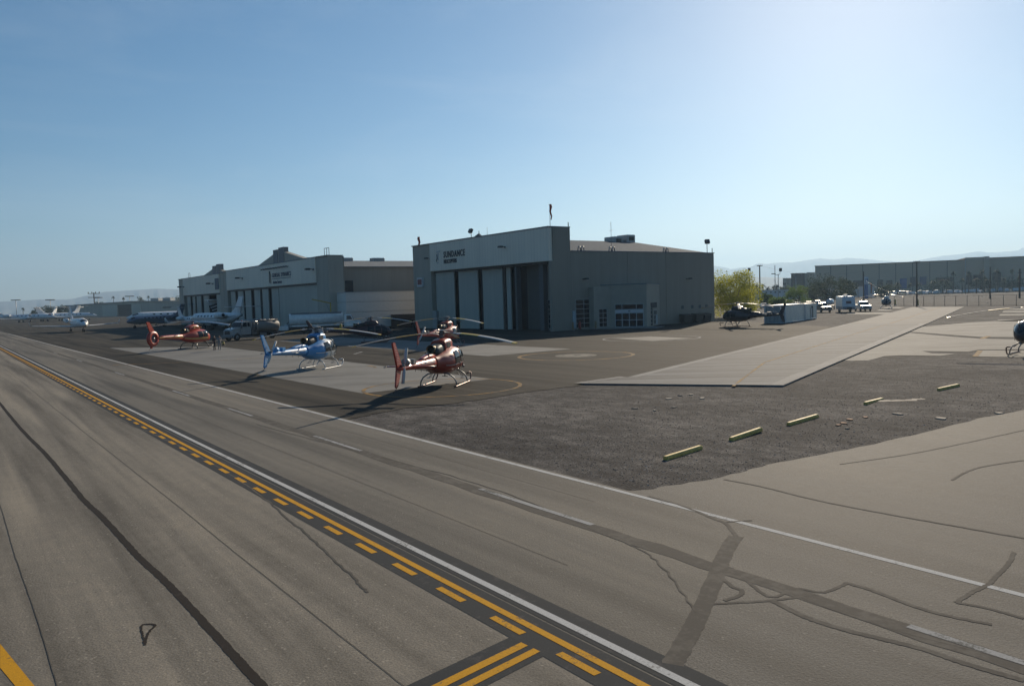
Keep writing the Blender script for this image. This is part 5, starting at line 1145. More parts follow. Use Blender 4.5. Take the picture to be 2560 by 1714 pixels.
# ---- parked vehicles on the right
q = G(2112, 781)
t = thing('camper_trailer', 'tall white camper trailer with a rooftop unit parked beside the pickup', 'trailer', (q[0]+2, q[1]+1, 0), az(228)); WC = carpaint('camper', (.6, .62, .62))
m = profile_body([(3.2, .6), (3.2, 1.2), (2.7, 3.1), (2.4, 3.3), (-3.4, 3.3), (-3.5, 3.2), (-3.5, .6)], 1.25, .06); bd = m.build('body', WC, t)
m = MB(); m.bev(-.6, .6, -.4, .4, 3.3, 3.65, .08); m.build('rooftop_unit', M_WHITE, bd)
m = MB(); m.box(-3.4, 3.1, -1.262, -1.25, .65, 1.2); m.box(-3.4, 3.1, 1.25, 1.262, .65, 1.2); m.box(3.2, 3.225, -1.15, 1.15, .65, 1.2); m.build('skirt_band', pm('camper_grey', (.22, .24, .26), .5), bd)
m = MB(); m.slab([(3.05, -.5, 1.8), (3.05, .5, 1.8), (2.9, .5, 2.35), (2.9, -.5, 2.35)], (.04, 0, 0)); m.build('lettering_panel', pm('camper_mark', (.12, .06, .06), .5), bd)
for x in (1.2, -1.4): m = MB(); m.box(x, x+1.1, 1.25, 1.27, 1.7, 2.4); m.build('window', M_HGLASS, bd)
m = MB(); m.tube([(3.2, 0, .6), (4.6, 0, .5)], .07, 6); m.box(3.3, 3.9, -.4, .4, .6, 1.05); m.build('hitch', M_BLACK, t)
for x in (-.4, -1.3):
    for g in (-1, 1): wheel(t, x, g*1.05, .36, .24)
q = G(2162, 778); car('pickup', 'white pickup parked beside the tall camper trailer', (q[0]+1, q[1]+1), 228, 'pickup', 'white', s=1.15)
q = G(2068, 781); car('pickup', 'dark pickup parked between the container and the camper trailer', (q[0]+1, q[1]+2), 215, 'pickup', 'dark', s=1.1)
# a white fuel pod on a small trailer
q = G(2076, 773); t = thing('tank_trailer', 'small white tank on a low trailer beside the camper', 'trailer', (q[0], q[1], 0), az(250))
m = MB(); m.lathe([(.05, -1.5), (.6, -1.4), (.75, -1.0), (.75, 1.0), (.6, 1.4), (.05, 1.5)], (0, 0, 1.75), 'x', 18); m.build('tank', WC, t); m = MB(); m.box(-1.8, 1.8, -.6, .6, .6, .95); m.tube([(1.8, 0, .7), (3, 0, .6)], .06, 5); m.build('frame', M_BLACK, t)
for g in (-1, 1): wheel(t, -.3, g*.8, .36, .2)
lot = [(1838, 768, 'suv', 'white', 'white car half hidden behind the yellow-green tree'), (1868, 772, 'pickup', 'white', 'white pickup behind the rotor of the charcoal helicopter'), (1910, 771, 'sedan', 'silver', 'silver car behind the corrugated container'), (1993, 768, 'sedan', 'white', 'white sedan parked beyond the container roof'), (2022, 770, 'suv', 'dark', 'dark car parked between two white cars beyond the container'), (2044, 767, 'suv', 'white', 'white car parked last in the row toward the camper'), (2010, 773, 'sedan', 'silver', 'silver sedan tucked behind the container with the door')]
for i, (px, py, k, c, lab) in enumerate(lot):
    q = G(px, py); car('parked_car', lab, q, random.uniform(225, 245), k, c)
# far parking rows: too small to show parts
rr = random.Random(11); far0 = {}
lab_ = {'white': 'tiny white car glinting in the far parking row below the exhibition hall', 'silver': 'tiny silver car in the far parking row below the exhibition hall', 'dark': 'tiny dark car in the far parking row below the exhibition hall', 'tan': 'tiny tan car in the far parking row below the exhibition hall'}
for i in range(46):
    px = 2185+i*8.3+rr.uniform(-2, 2); D = rr.choice([430, 440, 452]); p = atD(px, 720, D); c = rr.choice(['white', 'white', 'silver', 'white', 'dark', 'tan']); k = rr.choice(['suv', 'sedan', 'van', 'suv'])
    if (c, k) not in far0:
        o = car('far_car', lab_[c], (p.x, p.y), 250+rr.uniform(-8, 8), k, c, c+' cars in the far parking rows', 1.15, parts=False)
        for ch in list(o.children): pass
        far0[(c, k)] = o
    else:
        o = copy_tree(far0[(c, k)]); o.location = (p.x, p.y, 0); o.rotation_euler = (0, 0, az(250+rr.uniform(-8, 8)))

# ================================================================== SMALL THINGS ON THE APRON
YS = pm('wheel_stop_yellow', (.66, .46, .12), .7, var=.3, scale=6, bump=.2)
def wheel_stop(a, b, label, tilt=0.0):
    A, B = Vector(G(*a)), Vector(G(*b)); L_ = (B-A).length; d = B-A
    m = MB(); h = .105; rows = []
    for x, f in ((0, .9), (.05, 1), (L_-.05, 1), (L_, .9)): rows.append([(x, -.08*f, -.03), (x, .08*f, -.03), (x, .08*f, h*.6*f), (x, .05*f, h*f), (x, -.05*f, h*f), (x, -.08*f, h*.6*f)])
    m.rings(rows, smooth=False); o = m.build('wheel_stop', YS, None, (A.x, A.y, 0), (0, tilt, math.atan2(d.y, d.x)))
    return tag(o, label, 'wheel stop', 'yellow wheel stops on the gravel')
wheel_stop((1663, 1148), (1752, 1120), 'yellow concrete wheel stop in the gravel nearest the taxiway edge line', 0)
wheel_stop((1827, 1100), (1902, 1077), 'yellow wheel stop second along the row counted from the taxiway edge line', R(-1))
wheel_stop((1971, 1062), (2043, 1041), 'yellow wheel stop in the middle of the row of five on the gravel', 0)
wheel_stop((2163, 1010), (2206, 995), 'short-looking yellow wheel stop beside the pale worn track in the gravel', R(2))
wheel_stop((2346, 975), (2396, 964), 'yellow wheel stop in the gravel farthest from the taxiway edge line', 0)
# long pale worn track in the gravel
strip('worn_track', [G(2195, 1002), G(2260, 1000), G(2310, 995)], .45, -.012, rub, ground, .1)
def corr_container(label, A, B, C_, h, mats, door=False):
    """ribbed container: near corner A, its two visible walls run A-B and A-C"""
    A, B, C_ = Vector(A), Vector(B), Vector(C_); o = thing('storage_container', label, 'container', (A.x, A.y, 0))
    def wallr(P, Q, nm, mat, flip=1):
        d = Q-P; n = int(d.length/.14); u = d.normalized(); nr = Vector((u.y, -u.x))*flip; pts = []
        for i in range(n+1):
            off = (0, .0, .035, .035)[i % 4]; q = P-A+u*(d.length*i/n)+nr*off; pts.append(q)
        m = MB(); v = [(q.x, q.y, .1) for q in pts]+[(q.x, q.y, h-.1) for q in pts]; k = len(pts); m.add(v, [(i, i+1, k+i+1, k+i) for i in range(k-1)]); return m.build(nm, mat, o)
    D_ = B+(C_-A)
    wallr(A, B, 'ribbed_wall', mats[0]); wallr(A, C_, 'ribbed_wall', mats[1], -1); wallr(C_, D_, 'ribbed_wall', mats[0]); wallr(B, D_, 'ribbed_wall', mats[1], -1)
    ins = [(A-A), (B-A), (D_-A), (C_-A)]
    m = MB(); m.prism([tuple(q) for q in ins], h-.1, h); m.build('roof', mats[0], o)
    m = MB()
    for q in ins: m.box(q.x-.08, q.x+.08, q.y-.08, q.y+.08, 0, h+.01)
    for a, b in zip(ins, ins[1:]+ins[:1]):
        for z in (.08, h-.03): m.tube([(a.x, a.y, z), (b.x, b.y, z)], .07, 6)
    m.build('corner_frame', M_WHITE, o)
    if door:
        u = (B-A).normalized(); nr = Vector((u.y, -u.x)); p = (B-A)*.55
        m = MB(); q = p+nr*.05; q2 = q+u*.95; m.slab([(q.x, q.y, .25), (q2.x, q2.y, .25), (q2.x, q2.y, 2.2), (q.x, q.y, 2.2)], (nr.x*.03, nr.y*.03, 0)); dr = m.build('doorway', M_DARK, o)
        m = MB(); q = p+nr*.1; q2 = q-u*.5; m.slab([(q.x, q.y, .25), (q2.x, q2.y, .25), (q2.x, q2.y, 1.9), (q.x, q.y, 1.9)], (nr.x*.04, nr.y*.04, 0)); m.build('door', M_WHITE, o)
    return o
CG = pm('container_grey_sunlit', (.76, .7, .6), .6, .2, var=.2, scale=1.5); CG2 = pm('container_grey_shaded', (.34, .34, .32), .6, .2)  # long walls lightened, end walls darkened: sun and shade put into the paint
cA, cB = Vector(G(1963, 808)), Vector(G(2010, 800.5)); cu = (cB-cA).normalized(); cn = Vector((-cu.y, cu.x))
corr_container('pale corrugated container with an end wall toned as shaded standing behind the charcoal helicopter', cA, cB, cA+cn*3.0, 2.7, (CG, CG2))
cA2 = cB+cu*.8; corr_container('corrugated container with a small open white door, in line with the other container', cA2, cA2+cu*7.2, cA2+cn*3.0, 2.6, (CG, CG2), True)
# waste bins against the hangar side wall
for i, (x, wd, lab) in enumerate([(98.4, 1.9, 'dark waste bin by the small tap on the hangar side wall'), (101.3, 1.7, 'middle dark waste bin of three against the hangar side wall'), (103.3, 1.7, 'dark waste bin nearest the far corner of the hangar side wall')]):
    o = thing('waste_bin', lab, 'bin', (x, 86.9, 0), 0, 'waste bins along the hangar wall')
    m = MB(); m.rings([[(0, -.5, .12), (wd, -.5, .12), (wd, .5, .12), (0, .5, .12)], [(-.06, -.6, 1.3), (wd+.06, -.6, 1.3), (wd+.06, .55, 1.45), (-.06, .55, 1.45)]], smooth=False); m.build('bin_body', pm('bin_green_black', (.03, .035, .035), .6), o)
    m = MB(); m.slab([(-.08, -.64, 1.31), (wd+.08, -.64, 1.31), (wd+.08, .58, 1.46), (-.08, .58, 1.46)], (0, 0, .06)); m.build('lid', M_BLACK, o)
    m = MB()
    for a in (.25, wd-.25):
        for b in (-.35, .35): m.lathe([(.09, -.04), (.1, .04)], (a, b, .1), 'y', 10)
    m.build('caster', M_TYRE, o)
def bollard(loc, label, mat, h=1.05, r=.1): 
    o = thing('bollard', label, 'bollard', (loc[0], loc[1], 0)); m = MB(); m.lathe([(r, 0), (r, h-.08), (r*.7, h), (.01, h+.02)], n=12); m.build('post', mat, o); m = MB(); m.lathe([(r*1.9, 0), (r*1.9, .05), (r*1.2, .07)], n=12); m.build('base', M_METAL, o); return o
TANB = pm('tan_bollard', (.32, .22, .12), .6); YB = pm('yellow_bollard', (.5, .37, .06), .6)
bollard((74.5, 86.6), 'tan bollard at the corner of the helicopter hangar door', TANB, 1.25, .14); bollard((78.6, 86.2), 'tan bollard before the tall side window of the hangar', TANB, 1.25, .14)
bollard(G(2238, 762), 'yellow bollard beside the small blue and white helicopter', YB, 1.5, .2); bollard(G(2294, 763), 'yellow bollard at the foot of the wooden pole by the fence', YB, 1.5, .25)
bollard(G(853, 834), 'yellow bollard beside the front of the long tanker truck', YB, 1.6, .2)
o = thing('fire_extinguisher', 'red wheeled fire extinguisher standing by the tall side window', 'extinguisher', (75.9, 86.7, 0)); m = MB(); m.lathe([(.18, .15), (.2, .3), (.2, 1.05), (.1, 1.2), (.04, 1.3)], n=14); m.build('cylinder', M_RED, o); m = MB(); m.lathe([(.05, -.03), (.16, 0), (.05, .03)], (.2, -.0, .16), 'x', 12); m.lathe([(.05, -.03), (.16, 0), (.05, .03)], (-.2, 0, .16), 'x', 12); m.build('wheel', M_TYRE, o); m = MB(); m.tube([(0, .1, 1.25), (0, .3, 1.35), (0, .32, .9)], .03, 5); m.build('handle', M_BLACK, o)
# ground cart and pump cabinet before the hangar door
o = thing('ground_cart', 'white pump cabinet with a dark towing cart before the first hangar door panel', 'cart', (70.2, 118.3, 0), R(20))
m = MB(); m.bev(-.35, .35, -.5, .5, .1, 4.0*.8, .05); m.build('cabinet', pm('cart_white', (.36, .36, .33), .6), o); m = MB(); m.bev(-.5, 1.0, -3.2, -.8, .45, 1.5, .08); m.build('cart_body', M_BLACK, o)
for x in (-.3, .8):
    for y in (-2.8, -1.2): m = MB(); m.lathe([(.05, -.08), (.28, -.08), (.28, .08), (.05, .08)], (x, y, .28), 'y', 12); m.build('wheel', M_TYRE, o)
# stacked dark crates and a skip between the hangars
BR = pm('weathered_wood', (.06, .045, .035), .8)
cb_ = [(1008, 818, 4.6, 2.6, 'brown slatted crate wall of pallets beside the helicopter hangar'), (965, 818, 3.6, 2.4, 'dark green skip standing beside the brown pallets')]
for i, (px, py, wd, hh, lab) in enumerate(cb_):
    q = G(px, py); o = thing('pallet_stack' if i == 0 else 'skip', lab, 'pallets' if i == 0 else 'skip', (q[0], q[1], 0), az(111))
    if i == 0:
        m = MB(); m.box(-wd/2+.1, wd/2-.1, -.9, .9, 0, hh-.1); m.build('load', M_DARK, o)
        for k in range(8): m = MB(); z = .1+k*.32; m.box(-wd/2, wd/2, -1.0, -.92, z, z+.22); m.build('slat', BR, o)
        for x in (-wd/2+.1, 0, wd/2-.1): m = MB(); m.box(x-.06, x+.06, -.92, -.82, 0, hh); m.build('post', BR, o)
    else:
        m = MB(); m.rings([[(-wd/2+.4, -.8, .1), (wd/2-.4, -.8, .1), (wd/2-.4, .8, .1), (-wd/2+.4, .8, .1)], [(-wd/2, -1, hh), (wd/2, -1, hh), (wd/2, 1, hh), (-wd/2, 1, hh)]], smooth=False); m.build('skip_body', pm('skip_green', (.025, .035, .03), .6), o)
        for x in (-1, 0, 1): m = MB(); m.box(x-.06, x+.06, -1.06, -.85, .3, hh-.1); m.build('rib', M_BLACK, o)
        m = MB(); m.tube([(-wd/2, -1, hh), (wd/2, -1, hh)], .06, 6); m.build('rim', M_BLACK, o)
q = G(1046, 818); o = thing('equipment_box', 'low dark equipment box beside the pallets at the hangar corner', 'box', (q[0]-.5, q[1]-1, 0), az(111)); m = MB(); m.bev(-1.2, 1.2, -.6, .6, .15, 1.7, .06); m.build('box_body', M_BLACK, o); m = MB(); m.box(-1.15, 1.15, -.5, .5, 0, .15); m.build('pallet', BR, o)
for i, px in enumerate((870, 888, 945)):
    q = G(px, 812); o = thing('fence_post', ['white fence post beside the pillar of the maintenance hangar', 'white fence post behind the cab of the long tanker', 'white fence post behind the mast of the maroon helicopter'][i], 'post', (q[0], q[1], 0)); m = MB(); m.tube([(0, 0, 0), (0, 0, 3.0)], .12, 8); m.build('shaft', M_WHITE, o); m = MB(); m.lathe([(.14, 3.0), (.16, 3.05), (.02, 3.15)], n=10); m.build('cap', M_METAL, o)
# yellow chock by the truck
q = G(559, 863); o = thing('chock_light', 'small yellow hazard lamp on the ground before the fuel truck', 'lamp', (q[0], q[1], .01)); m = MB(); m.lathe([(.2, 0), (.2, .08), (.08, .12)], n=12); m.build('base', M_BLACK, o); m = MB(); m.lathe([(.13, .12), (.15, .25), (.12, .4), (.02, .46)], n=12); m.build('lens', YB, o)

# ---- windsocks and floodlights on the roofs
SOCK = pm('windsock_red', (.42, .06, .03), .7)
def windsock(loc, label, lean):
    o = thing('windsock', label, 'windsock', loc); m = MB(); m.tube([(0, 0, 0), (0, 0, 3.2)], .04, 6); m.build('pole', M_METAL, o)
    m = MB(); m.tube([(0, -.14, 3.2), (lean*.1, -.2, 2.9), (-lean*.1, -.2, 2.2), (lean*.2, -.16, 1.5), (lean*.1, -.12, 1.0)], [.24, .26, .2, .15, .1], 10, flat=.7); m.build('sock', SOCK, o)
    m = MB(); m.tube([(0, -.12+.26*math.cos(a), 3.22+0*a) for a in (0,)]+[(0.26*math.cos(a), -.14+.26*math.sin(a), 3.22) for a in [i*math.pi/6 for i in range(13)]], .02, 5); m.build('hoop', M_METAL, o)
windsock((72.6, 88.9, TOP+.14), 'limp red windsock on the near corner of the helicopter hangar parapet', 1)
windsock((72.6, 127.6, TOP+.14-1.6), 'short limp red windsock on the far end of the helicopter hangar parapet', -1)
def flood(loc, label, h, rz, cat='floodlight'):
    o = thing('floodlight', label, cat, loc, rz); m = MB(); m.tube([(0, 0, 0), (0, 0, h)], .06, 6); m.build('pole', M_METAL, o)
    m = MB(); m.bev(-.22, .22, -.42, .42, -.34, .34, .06); hd_ = m.build('lamp_head', M_BLACK, o, (-.1, 0, h+.27), (0, R(25), 0)); m = MB(); m.box(-.26, -.222, -.32, .32, -.26, .24); m.build('lens', pm('flood_lens', (.12, .12, .12), .2), hd_); return o
flood((72.2, 109.2, TOP+.14), 'square floodlight on a short pole on the hangar header parapet', .9, 0)
flood((106.2, 88, 11.72), 'square floodlight on a pole at the far corner of the hangar side wall', 1.6, R(60))

# ================================================================== PEOPLE
SK = pm('skin', (.32, .19, .13), .6)
def person(label, loc, heading, pose, mats):
    """one continuous skinned body; material by height: shoes, trousers, shirt, skin, hair"""
    J = pose['J']; names = list(J); me = bpy.data.meshes.new('person'); idx = {n: i for i, n in enumerate(names)}
    me.from_pydata([J[n][0] for n in names], [(idx[a], idx[b]) for a, b in pose['E']], [])
    o = bpy.data.objects.new('person', me); col.objects.link(o)
    o.modifiers.new('skin', 'SKIN'); sv = me.skin_vertices[0].data
    for n in names: sv[idx[n]].radius = (J[n][1], J[n][1]*J[n][2] if len(J[n]) > 2 else J[n][1])
    for v in sv: v.use_root = False
    sv[idx['pelvis']].use_root = True
    sb = o.modifiers.new('sub', 'SUBSURF'); sb.levels = 1; sb.render_levels = 1
    dg = bpy.context.evaluated_depsgraph_get(); m2 = bpy.data.meshes.new_from_object(o.evaluated_get(dg)); bpy.data.objects.remove(o)
    m2.materials.clear()
    for m in mats: m2.materials.append(m)
    hands = [Vector(J[n][0]) for n in names if 'hand' in n]
    for p in m2.polygons:
        c = p.center; p.use_smooth = True
        k = 0 if c.z < .1 else 1 if c.z < .96 else 2 if c.z < 1.46 else 3
        if k in (1, 2) and any((c-h).length < .13 for h in hands): k = 3
        if c.z > 1.66 or (c.z > 1.54 and c.x < -.03): k = 4
        p.material_index = k
    o = link('person', m2, None, (loc[0], loc[1], .012), (0, 0, az(heading))); return tag(o, label, 'person')
def stand(arm):
    J = {'pelvis': ((0, 0, .95), .15, 1.0), 'spine': ((0, 0, 1.15), .14, .8), 'chest': ((.0, 0, 1.36), .16, .75), 'neck': ((0, 0, 1.5), .06), 'head': ((.02, 0, 1.62), .1), 'crown': ((.01, 0, 1.72), .085),
         'hipL': ((0, .09, .9), .1), 'kneeL': ((.02, .11, .5), .065), 'ankL': ((-.01, .11, .1), .045), 'toeL': ((.13, .12, .04), .04), 'hipR': ((0, -.09, .9), .1), 'kneeR': ((.03, -.1, .5), .065), 'ankR': ((.02, -.11, .1), .045), 'toeR': ((.16, -.12, .04), .04),
         'shL': ((0, .19, 1.42), .065), 'shR': ((0, -.19, 1.42), .065)}
    E = [('pelvis', 'spine'), ('spine', 'chest'), ('chest', 'neck'), ('neck', 'head'), ('head', 'crown'), ('pelvis', 'hipL'), ('hipL', 'kneeL'), ('kneeL', 'ankL'), ('ankL', 'toeL'), ('pelvis', 'hipR'), ('hipR', 'kneeR'), ('kneeR', 'ankR'), ('ankR', 'toeR'), ('chest', 'shL'), ('chest', 'shR')]
    for s_, g in (('L', 1), ('R', -1)):
        el, ha = arm[s_]; J['elb'+s_] = (el, .045); J['hand'+s_] = (ha, .038); f = [(Vector(ha)-Vector(el)).normalized()*.1+Vector(ha)+Vector((0, g*.02*(i-2), -.01*abs(i-2))) for i in range(5)]
        E += [('sh'+s_, 'elb'+s_), ('elb'+s_, 'hand'+s_)]
        for i in range(5): J['hand_f%s%d' % (s_, i)] = (tuple(f[i]), .012); E.append(('hand'+s_, 'hand_f%s%d' % (s_, i)))
    return {'J': J, 'E': E}
q = G(537, 876); person('person in dark clothes standing at the nose of the red and gold helicopter', q, 250, stand({'L': ((.05, .26, 1.15), (.2, .2, 1.0)), 'R': ((.04, -.26, 1.15), (.12, -.24, .9))}), [M_BLACK, pm('dark_trousers', (.03, .028, .03), .8), pm('dark_shirt', (.05, .03, .03), .8), SK, pm('dark_hair', (.02, .015, .012), .7)])
q = G(549.5, 876); person('person in grey clothes with raised forearms standing before the fuel truck', q, 215, stand({'L': ((.1, .27, 1.18), (.36, .18, 1.25)), 'R': ((.08, -.27, 1.16), (.34, -.16, 1.2))}), [pm('light_shoes', (.4, .38, .35), .7), pm('grey_trousers', (.22, .22, .22), .8), pm('grey_shirt', (.2, .21, .22), .8), SK, pm('brown_hair', (.08, .05, .03), .7)])

# ================================================================== PLANTS
def leafmat(name, c, trans=.45):
    if name in MATS: return MATS[name]
    n = NB(name, world=True); a = n.noise(.9, 3); b = n.noise(9, 2)
    cc = n.mix(.5, n.ramp(a, [(.3, mul(c, .6)), (.7, mul(c, 1.35))]), n.ramp(b, [(.3, mul(c, .6)), (.7, mul(c, 1.4))]))
    n.set(Base_Color=cc, Roughness=.75, Specular_IOR_Level=.08)
    tr = n.t.nodes.new('ShaderNodeBsdfTranslucent'); n.lk(cc, tr.inputs[0]); mx = n.t.nodes.new('ShaderNodeMixShader'); mx.inputs[0].default_value = trans
    n.lk(n.b.outputs[0], mx.inputs[1]); n.lk(tr.outputs[0], mx.inputs[2]); n.lk(mx.outputs[0], n.out.inputs[0]); MATS[name] = n.m; return n.m
BARK = pm('bark', (.09, .065, .045), .9, var=.3, scale=4)
def leaves(m, c, rad, n, ls, r, flat=1.0):
    """n leaf faces scattered in a fuzzy ball"""
    for _ in range(n):
        while True:
            p = Vector((r.uniform(-1, 1), r.uniform(-1, 1), r.uniform(-1, 1)))
            if .12 < p.length < 1: break
        p = Vector((p.x*rad[0], p.y*rad[1], p.z*rad[2]))+Vector(c)
        a = Vector((r.gauss(0, 1), r.gauss(0, 1), r.gauss(0, .7))).normalized(); b = a.cross(Vector((r.gauss(0, 1), r.gauss(0, 1), r.gauss(0, 1)))).normalized()
        s = ls*r.uniform(.6, 1.3); m.add([p-a*s, p+b*s*.45, p+a*s, p-b*s*.45], [(0, 1, 2, 3)])
def tree(name, label, loc, h, w_, mat, seed, nl, ls, group=None, trunk=True, base=.18, clumps=14, cat='tree', core=.25):
    r = random.Random(seed); o = thing(name, label, cat, (loc[0], loc[1], 0), 0, group); m = MB(); tips = []
    for k in range(clumps):
        a = r.uniform(0, 6.28); f = r.random()**.6; z = h*(base+.12+(.78-base)*r.random()); rr_ = w_*.5*f*math.sqrt(max(.1, 1-((z/h-.5)/.62)**2)); c = (rr_*math.cos(a), rr_*math.sin(a), z); tips.append(c)
        s = w_*r.uniform(.13, .24); leaves(m, c, (s, s, s*r.uniform(.7, 1.0)), int(nl/clumps), ls, r)
    leaves(m, (0, 0, h*.55), (w_*.36, w_*.36, h*.36), int(nl*core), ls, r)
    m.build('crown', mat, o)
    m = MB(); m.tube([(0, 0, -.05), (.05, .03, h*.15), (-.05, .06, h*.32), (.03, 0, h*.55)], [h*.03, h*.024, h*.02, h*.01], 8)
    for c in tips[:9]: m.tube([(0, .02, h*r.uniform(.15, .32)), (c[0]*.5, c[1]*.5, c[2]*.72), c], [h*.014, h*.009, h*.004], 5)
    m.build('trunk', BARK, o); return o
LF_Y = leafmat('palo_verde_leaf', (.36, .36, .035), .55); LF_G = leafmat('green_leaf', (.1, .15, .04), .4); LF_D = leafmat('dark_leaf', (.06, .075, .038), .3); LF_B = leafmat('bright_leaf', (.13, .19, .04), .45); LF_P = leafmat('palm_leaf', (.045, .055, .03), .25)
p = atD(1832, 760, 150); tree('palo_verde_tree', 'large yellow-green feathery tree at the far corner of the helicopter hangar', (p.x, p.y), 9.0, 9.6, LF_Y, 3, 17000, .15, clumps=52, base=.03, core=.1)
for i, (px, D, h, w_, mt, lab) in enumerate([(1913, 240, 4.2, 4.0, LF_G, 'small green tree before the white warehouse beside the wooden pole'), (1998, 230, 6.0, 7.2, LF_B, 'round bright green tree before the end of the white warehouse'), (1950, 205, 3.0, 5.0, LF_B, 'low bright green bush behind the shade-toned container end')]):
    p = atD(px, 740, D); tree('small_tree', lab, (p.x, p.y), h, w_, mt, 20+i, 3500, .17, clumps=18, base=.05)
p = G(990, 816); tree('shrub', 'bright green shrub growing between the hangars above the pallets', (p[0]+2, p[1]+4), 3.8, 4.6, LF_B, 31, 3000, .13, clumps=16, base=.3, cat='shrub')
p = G(955, 818); tree('shrub', 'pale green shrub behind the cockpit of the maroon helicopter', (p[0]+2, p[1]+3), 2.2, 2.2, LF_B, 32, 1200, .12, clumps=10, base=.05, cat='shrub')
ft = [(2066, 300, 9.5, 17, LF_D, 'broad dark green tree beyond the parked cars, before the exhibition hall'), (2040, 330, 7.5, 9, LF_D, 'dark tree beside the broad dark tree'), (2020, 360, 6.5, 9, LF_G, 'mid green tree over the end of the white warehouse'), (1985, 455, 7, 12, LF_G, 'pale green tree row before the dark brown box building'), (1960, 440, 7, 11, LF_D, 'dark tree before the small tan building'), (1880, 440, 9, 14, LF_D, 'dark tree beside the wooden pole, left of the warehouse roof'), (1862, 450, 9, 12, LF_D, 'dark tree beyond the yellow-green tree'), (2205, 372, 5, 9, LF_D, 'low dark tree behind the small blue and white helicopter'), (2225, 460, 6, 14, LF_D, 'low dark shrub bank below the exhibition hall banners'), (2104, 340, 8.5, 10, LF_D, 'dark tree over the roof of the white mobile office'), (2125, 345, 8.5, 8, LF_D, 'dark tree between the mobile office and the pylon sign'), (2350, 455, 7.5, 22, LF_D, 'wide dark tree clump before the exhibition hall'), (2450, 458, 8, 16, LF_D, 'dark tree clump beneath the hall corner tower'), (2530, 458, 7.5, 18, LF_D, 'dark tree clump past the hall corner tower')]
for i, (px, D, h, w_, mt, lab) in enumerate(ft):
    p = atD(px, 735, D); tree('far_tree', lab, (p.x, p.y), h, w_, mt, 50+i, 2200, .32, 'trees before the exhibition hall', clumps=16, base=.02)
for i, (px, D, h, w_) in enumerate([(105, 560, 10.5, 11), (122, 565, 11, 13), (140, 560, 10, 11), (155, 558, 10, 9), (82, 590, 7, 6), (246, 690, 15, 9), (255, 690, 14, 8), (352, 690, 17, 9), (362, 700, 15, 8), (415, 700, 15, 9), (430, 700, 16.5, 12), (445, 690, 19, 12), (398, 705, 14, 7)]):
    p = atD(px, 775, D); tree('far_tree', 'dark far tree beside the white jet line-up' if i < 5 else 'dark far tree rising behind the roof of the tan hangar', (p.x, p.y), h, w_, LF_D, 80+i, 1000, .45, 'trees by the far jets' if i < 5 else 'trees behind the tan hangar', clumps=12, base=.02)
def palm(label, loc, h, seed, group):
    r = random.Random(seed); o = thing('palm_tree', label, 'palm', (loc[0], loc[1], 0), 0, group)
    m = MB(); m.tube([(0, 0, -.1), (.1, 0, h*.5), (.05, .1, h)], [.28, .22, .2], 7); m.build('trunk', BARK, o); m = MB()
    for k in range(26):
        a = r.uniform(0, 6.28); el = r.uniform(-.9, 1.1); L_ = r.uniform(1.5, 2.1); c, s = math.cos(a), math.sin(a); pts = []
        for j in range(5):
            f = j/4; rad = L_*f*math.cos(el*.7); z = h+L_*f*math.sin(el)-.9*f*f*L_*.5; pts.append(Vector((rad*c, rad*s, z)))
        for j in range(4):
            wv = .32*(1-abs(j-1.2)/4); n_ = Vector((-s, c, 0))*wv; m.add([pts[j]-n_, pts[j]+n_, pts[j+1]+n_*.7, pts[j+1]-n_*.7], [(0, 1, 2, 3)])
    m.build('crown', LF_P, o); return o
for i, (px, D, h) in enumerate([(2383, 425, 11.5), (2422, 425, 11.5), (2455, 425, 11.8), (2493, 430, 12), (2530, 430, 12), (2333, 430, 7), (2356, 428, 7.5), (2366, 432, 7), (2405, 420, 7.5), (2441, 420, 7.5), (2462, 430, 8.5), (2510, 425, 7.5), (2548, 425, 8), (2298, 440, 6), (2275, 440, 6), (2244, 440, 6.5), (2470, 420, 7)]):
    p = atD(px, 735, D); palm('tall palm standing before the exhibition hall' if h > 10 else 'short palm standing before the exhibition hall', (p.x, p.y), h, 100+i, 'tall palms before the hall' if h > 10 else 'short palms before the hall')
for i, (px, D, h) in enumerate([(1884, 430, 8), (1892, 430, 8), (1908, 432, 8), (1921, 432, 6.5), (1934, 432, 7), (1943, 425, 7.5)]):
    p = atD(px, 735, D); palm('palm standing beyond the white warehouse roof', (p.x, p.y), h, 130+i, 'palms beyond the warehouse')
for i, (px, D, h) in enumerate([(57, 600, 8.5), (285, 700, 17), (310, 700, 16), (373, 700, 16.5)]):
    p = atD(px, 775, D); palm('palm on the skyline beside the tan hangar', (p.x, p.y), h, 140+i, 'palms by the tan hangar')

